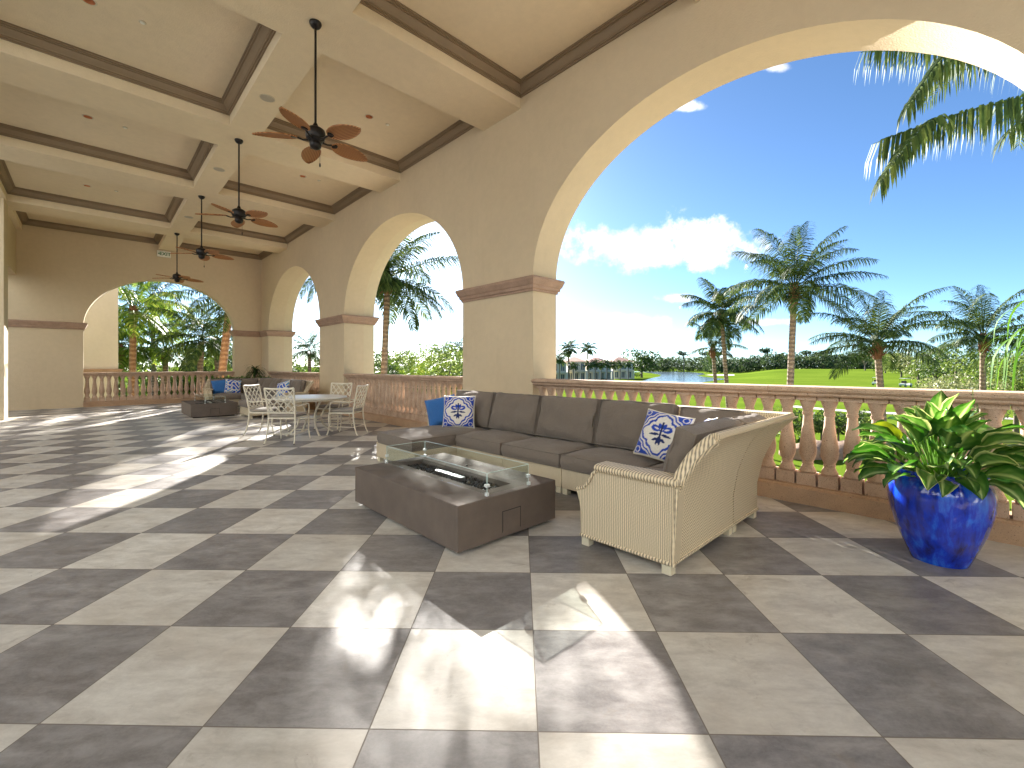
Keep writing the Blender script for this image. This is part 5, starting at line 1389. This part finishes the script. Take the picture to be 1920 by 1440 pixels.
# end arch: dense palms
G5 = 'coconut palms around the terrace'
palm_px('palm with a straight ringed trunk at the left of the end arch', 246, 250, 585, 20.5, 3.3, 22, 90, trunk_r=.17, mat='frond_lit', tmat='trunk_warm', nl=48, ll=.65, lw=.045)
palm_px('palm with a thick pinkish trunk leaning right in the end arch', 396, 432, 560, 19.5, 3.2, 18, 91, trunk_r=.2, tmat='trunk_warm', nl=44, ll=.65, lw=.045, boot=False)
palm_px('pale trunked palm with dark crown in the middle right of the end arch', 367, 378, 640, 21.5, 2.9, 22, 92, trunk_r=.17, nl=44, ll=.6, lw=.045, azs=None, boot=False)
palm_px('thin palm leaning beside the straight ringed trunk', 236, 226, 655, 22, 2.4, 16, 93, trunk_r=.11, tmat='trunk_warm', mat='frond_lit', nl=40, ll=.6, lw=.045)
palm_px('low palm filling the centre of the end arch with long fronds', 312, 310, 662, 24, 3.6, 24, 94, trunk_r=.16, mat='frond_lit', nl=48, ll=.7, lw=.05, emin=-.3)
palm_px('palm behind the thick leaning trunk', 412, 405, 640, 25, 3.0, 20, 95, nl=40, ll=.6, lw=.05)
palm_px('tall background palm at the top of the end arch', 290, 286, 560, 27, 3.4, 20, 96, nl=40, ll=.65, lw=.06)
palm_px('low palm at the left side of the end arch beside the next wing', 205, 208, 650, 23, 2.6, 18, 97, nl=38, ll=.6, lw=.05)
for i, (px, d, h, mt) in enumerate(((205, 30, 5.4, 'leaf_mid'), (250, 32, 5.8, 'leaf_dark'), (300, 30, 5.0, 'leaf_mid'), (345, 33, 6.0, 'leaf_dark'), (390, 31, 5.6, 'leaf_mid'), (430, 32, 6.2, 'leaf_dark'))):
    tree_px('leafy tree behind the palms of the end arch, ' + ('first', 'second', 'third', 'fourth', 'fifth', 'last')[i] + ' from the left', px, d, h, 3.0, 5200, .12, mt, 100 + i, 8, .25, group='trees behind the end arch palms')

# ================================================================== WORLD, SUN, CAMERA
SUN_AZ, SUN_EL = R(29.6), R(21.0)       # azimuth from +Y towards +X
w = bpy.data.worlds.new('World'); sc.world = w; w.use_nodes = True
t = NT(w.node_tree); t.n.clear()
out = t.n.new('ShaderNodeOutputWorld'); bg = t.n.new('ShaderNodeBackground')
sky = t.n.new('ShaderNodeTexSky'); sky.sky_type = 'NISHITA'; sky.sun_disc = False
sky.sun_elevation = SUN_EL; sky.sun_rotation = SUN_AZ; sky.altitude = 0; sky.air_density = .6; sky.dust_density = .3; sky.ozone_density = 3.0
tc = t.n.new('ShaderNodeTexCoord'); g = tc.outputs['Generated']
def dot(v):
    nd = t.n.new('ShaderNodeVectorMath'); nd.operation = 'DOT_PRODUCT'; t.l.new(g, nd.inputs[0]); nd.inputs[1].default_value = v; return nd.outputs['Value']
# clouds: soft shapes placed by compass direction
Fv = Vector((SA, CA, 0)); Rv = Vector((CA, -SA, 0))
fd = t.m('MAXIMUM', dot(Fv), .02); uu = t.m('DIVIDE', dot(Rv), fd); vv = t.m('DIVIDE', dot((0, 0, 1)), fd)
n1 = t.noise(g, 9, 9, .6); n2 = t.noise(g, 30, 8, .65); n3 = t.noise(g, 7, 5, .5)
def cloud(u0, v0, su, sv, thr, soft):
    a = t.m('DIVIDE', t.m('SUBTRACT', uu, u0), su); b = t.m('DIVIDE', t.m('SUBTRACT', vv, v0), sv)
    r2 = t.m('SQRT', t.m('ADD', t.m('MULTIPLY', a, a), t.m('MULTIPLY', b, b)))
    e = t.m('ADD', t.m('SUBTRACT', 1.0, r2), t.m('MULTIPLY', t.m('SUBTRACT', n1, .5), 2.2))
    e = t.m('ADD', e, t.m('MULTIPLY', t.m('SUBTRACT', n2, .5), 1.1))
    return t.maprange(e, thr, thr + soft, 0, 1, True)
def pu(px): return (px - 960) / F
def pv(py): return (Y0 - py) / F
cs = [cloud(pu(1325), pv(448), .14, .062, .0, .5), cloud(pu(1190), pv(462), .15, .055, -.05, .55), cloud(pu(1275), pv(558), .075, .016, .1, .8), cloud(pu(1175), pv(605), .11, .022, .0, 1.0),
      cloud(pu(1450), pv(126), .05, .018, .1, .7), cloud(pu(1285), pv(200), .045, .014, .1, .8), cloud(pu(1420), pv(604), .09, .012, .0, .9)]
cm = cs[0]
for c in cs[1:]: cm = t.m('MAXIMUM', cm, c)
shade = t.maprange(t.m('ADD', t.m('MULTIPLY', n3, .7), t.m('MULTIPLY', n1, .3)), .40, .60, .74, 1.05)
cc = t.n.new('ShaderNodeMix'); cc.data_type = 'RGBA'; cc.inputs[6].default_value = (0, 0, 0, 1); cc.inputs[7].default_value = (7.0, 7.05, 7.2, 1); t.l.new(shade, cc.inputs[0])
skc = t.mix(1.0, sky.outputs[0], (.84, 1.0, 1.06, 1), 'MULTIPLY')
mixn = t.mix(t.m('MULTIPLY', cm, .93), skc, cc.outputs[2])
t.l.new(mixn, bg.inputs[0]); bg.inputs[1].default_value = .05; t.l.new(bg.outputs[0], out.inputs[0])
sd = Vector((math.sin(SUN_AZ) * math.cos(SUN_EL), math.cos(SUN_AZ) * math.cos(SUN_EL), math.sin(SUN_EL)))
L = bpy.data.lights.new('sun', 'SUN'); L.energy = 5.0; L.angle = R(.5); L.color = (1, .95, .88)
so = bpy.data.objects.new('sun', L); COL.objects.link(so); so.rotation_euler = sd.to_track_quat('Z', 'Y').to_euler(); so.location = sd * 60

cam = bpy.data.cameras.new('camera'); co = bpy.data.objects.new('camera', cam); COL.objects.link(co); sc.camera = co
cam.sensor_fit = 'HORIZONTAL'; cam.sensor_width = 36; cam.lens = 36 * F / 1920; cam.shift_y = -(720 - Y0) / 1920; cam.clip_start = .05; cam.clip_end = 9000
co.location = (0, 0, HC); co.rotation_euler = (PI / 2, 0, -AZ)
sc.view_settings.view_transform = 'Standard'; sc.view_settings.look = 'None'; sc.view_settings.gamma = 1; sc.view_settings.exposure = 2.3
sc.cycles.max_bounces = 12; sc.cycles.diffuse_bounces = 8; sc.cycles.glossy_bounces = 4; sc.cycles.transparent_max_bounces = 12
sc.cycles.use_denoising = True; sc.cycles.sample_clamp_indirect = 8; sc.cycles.caustics_reflective = False
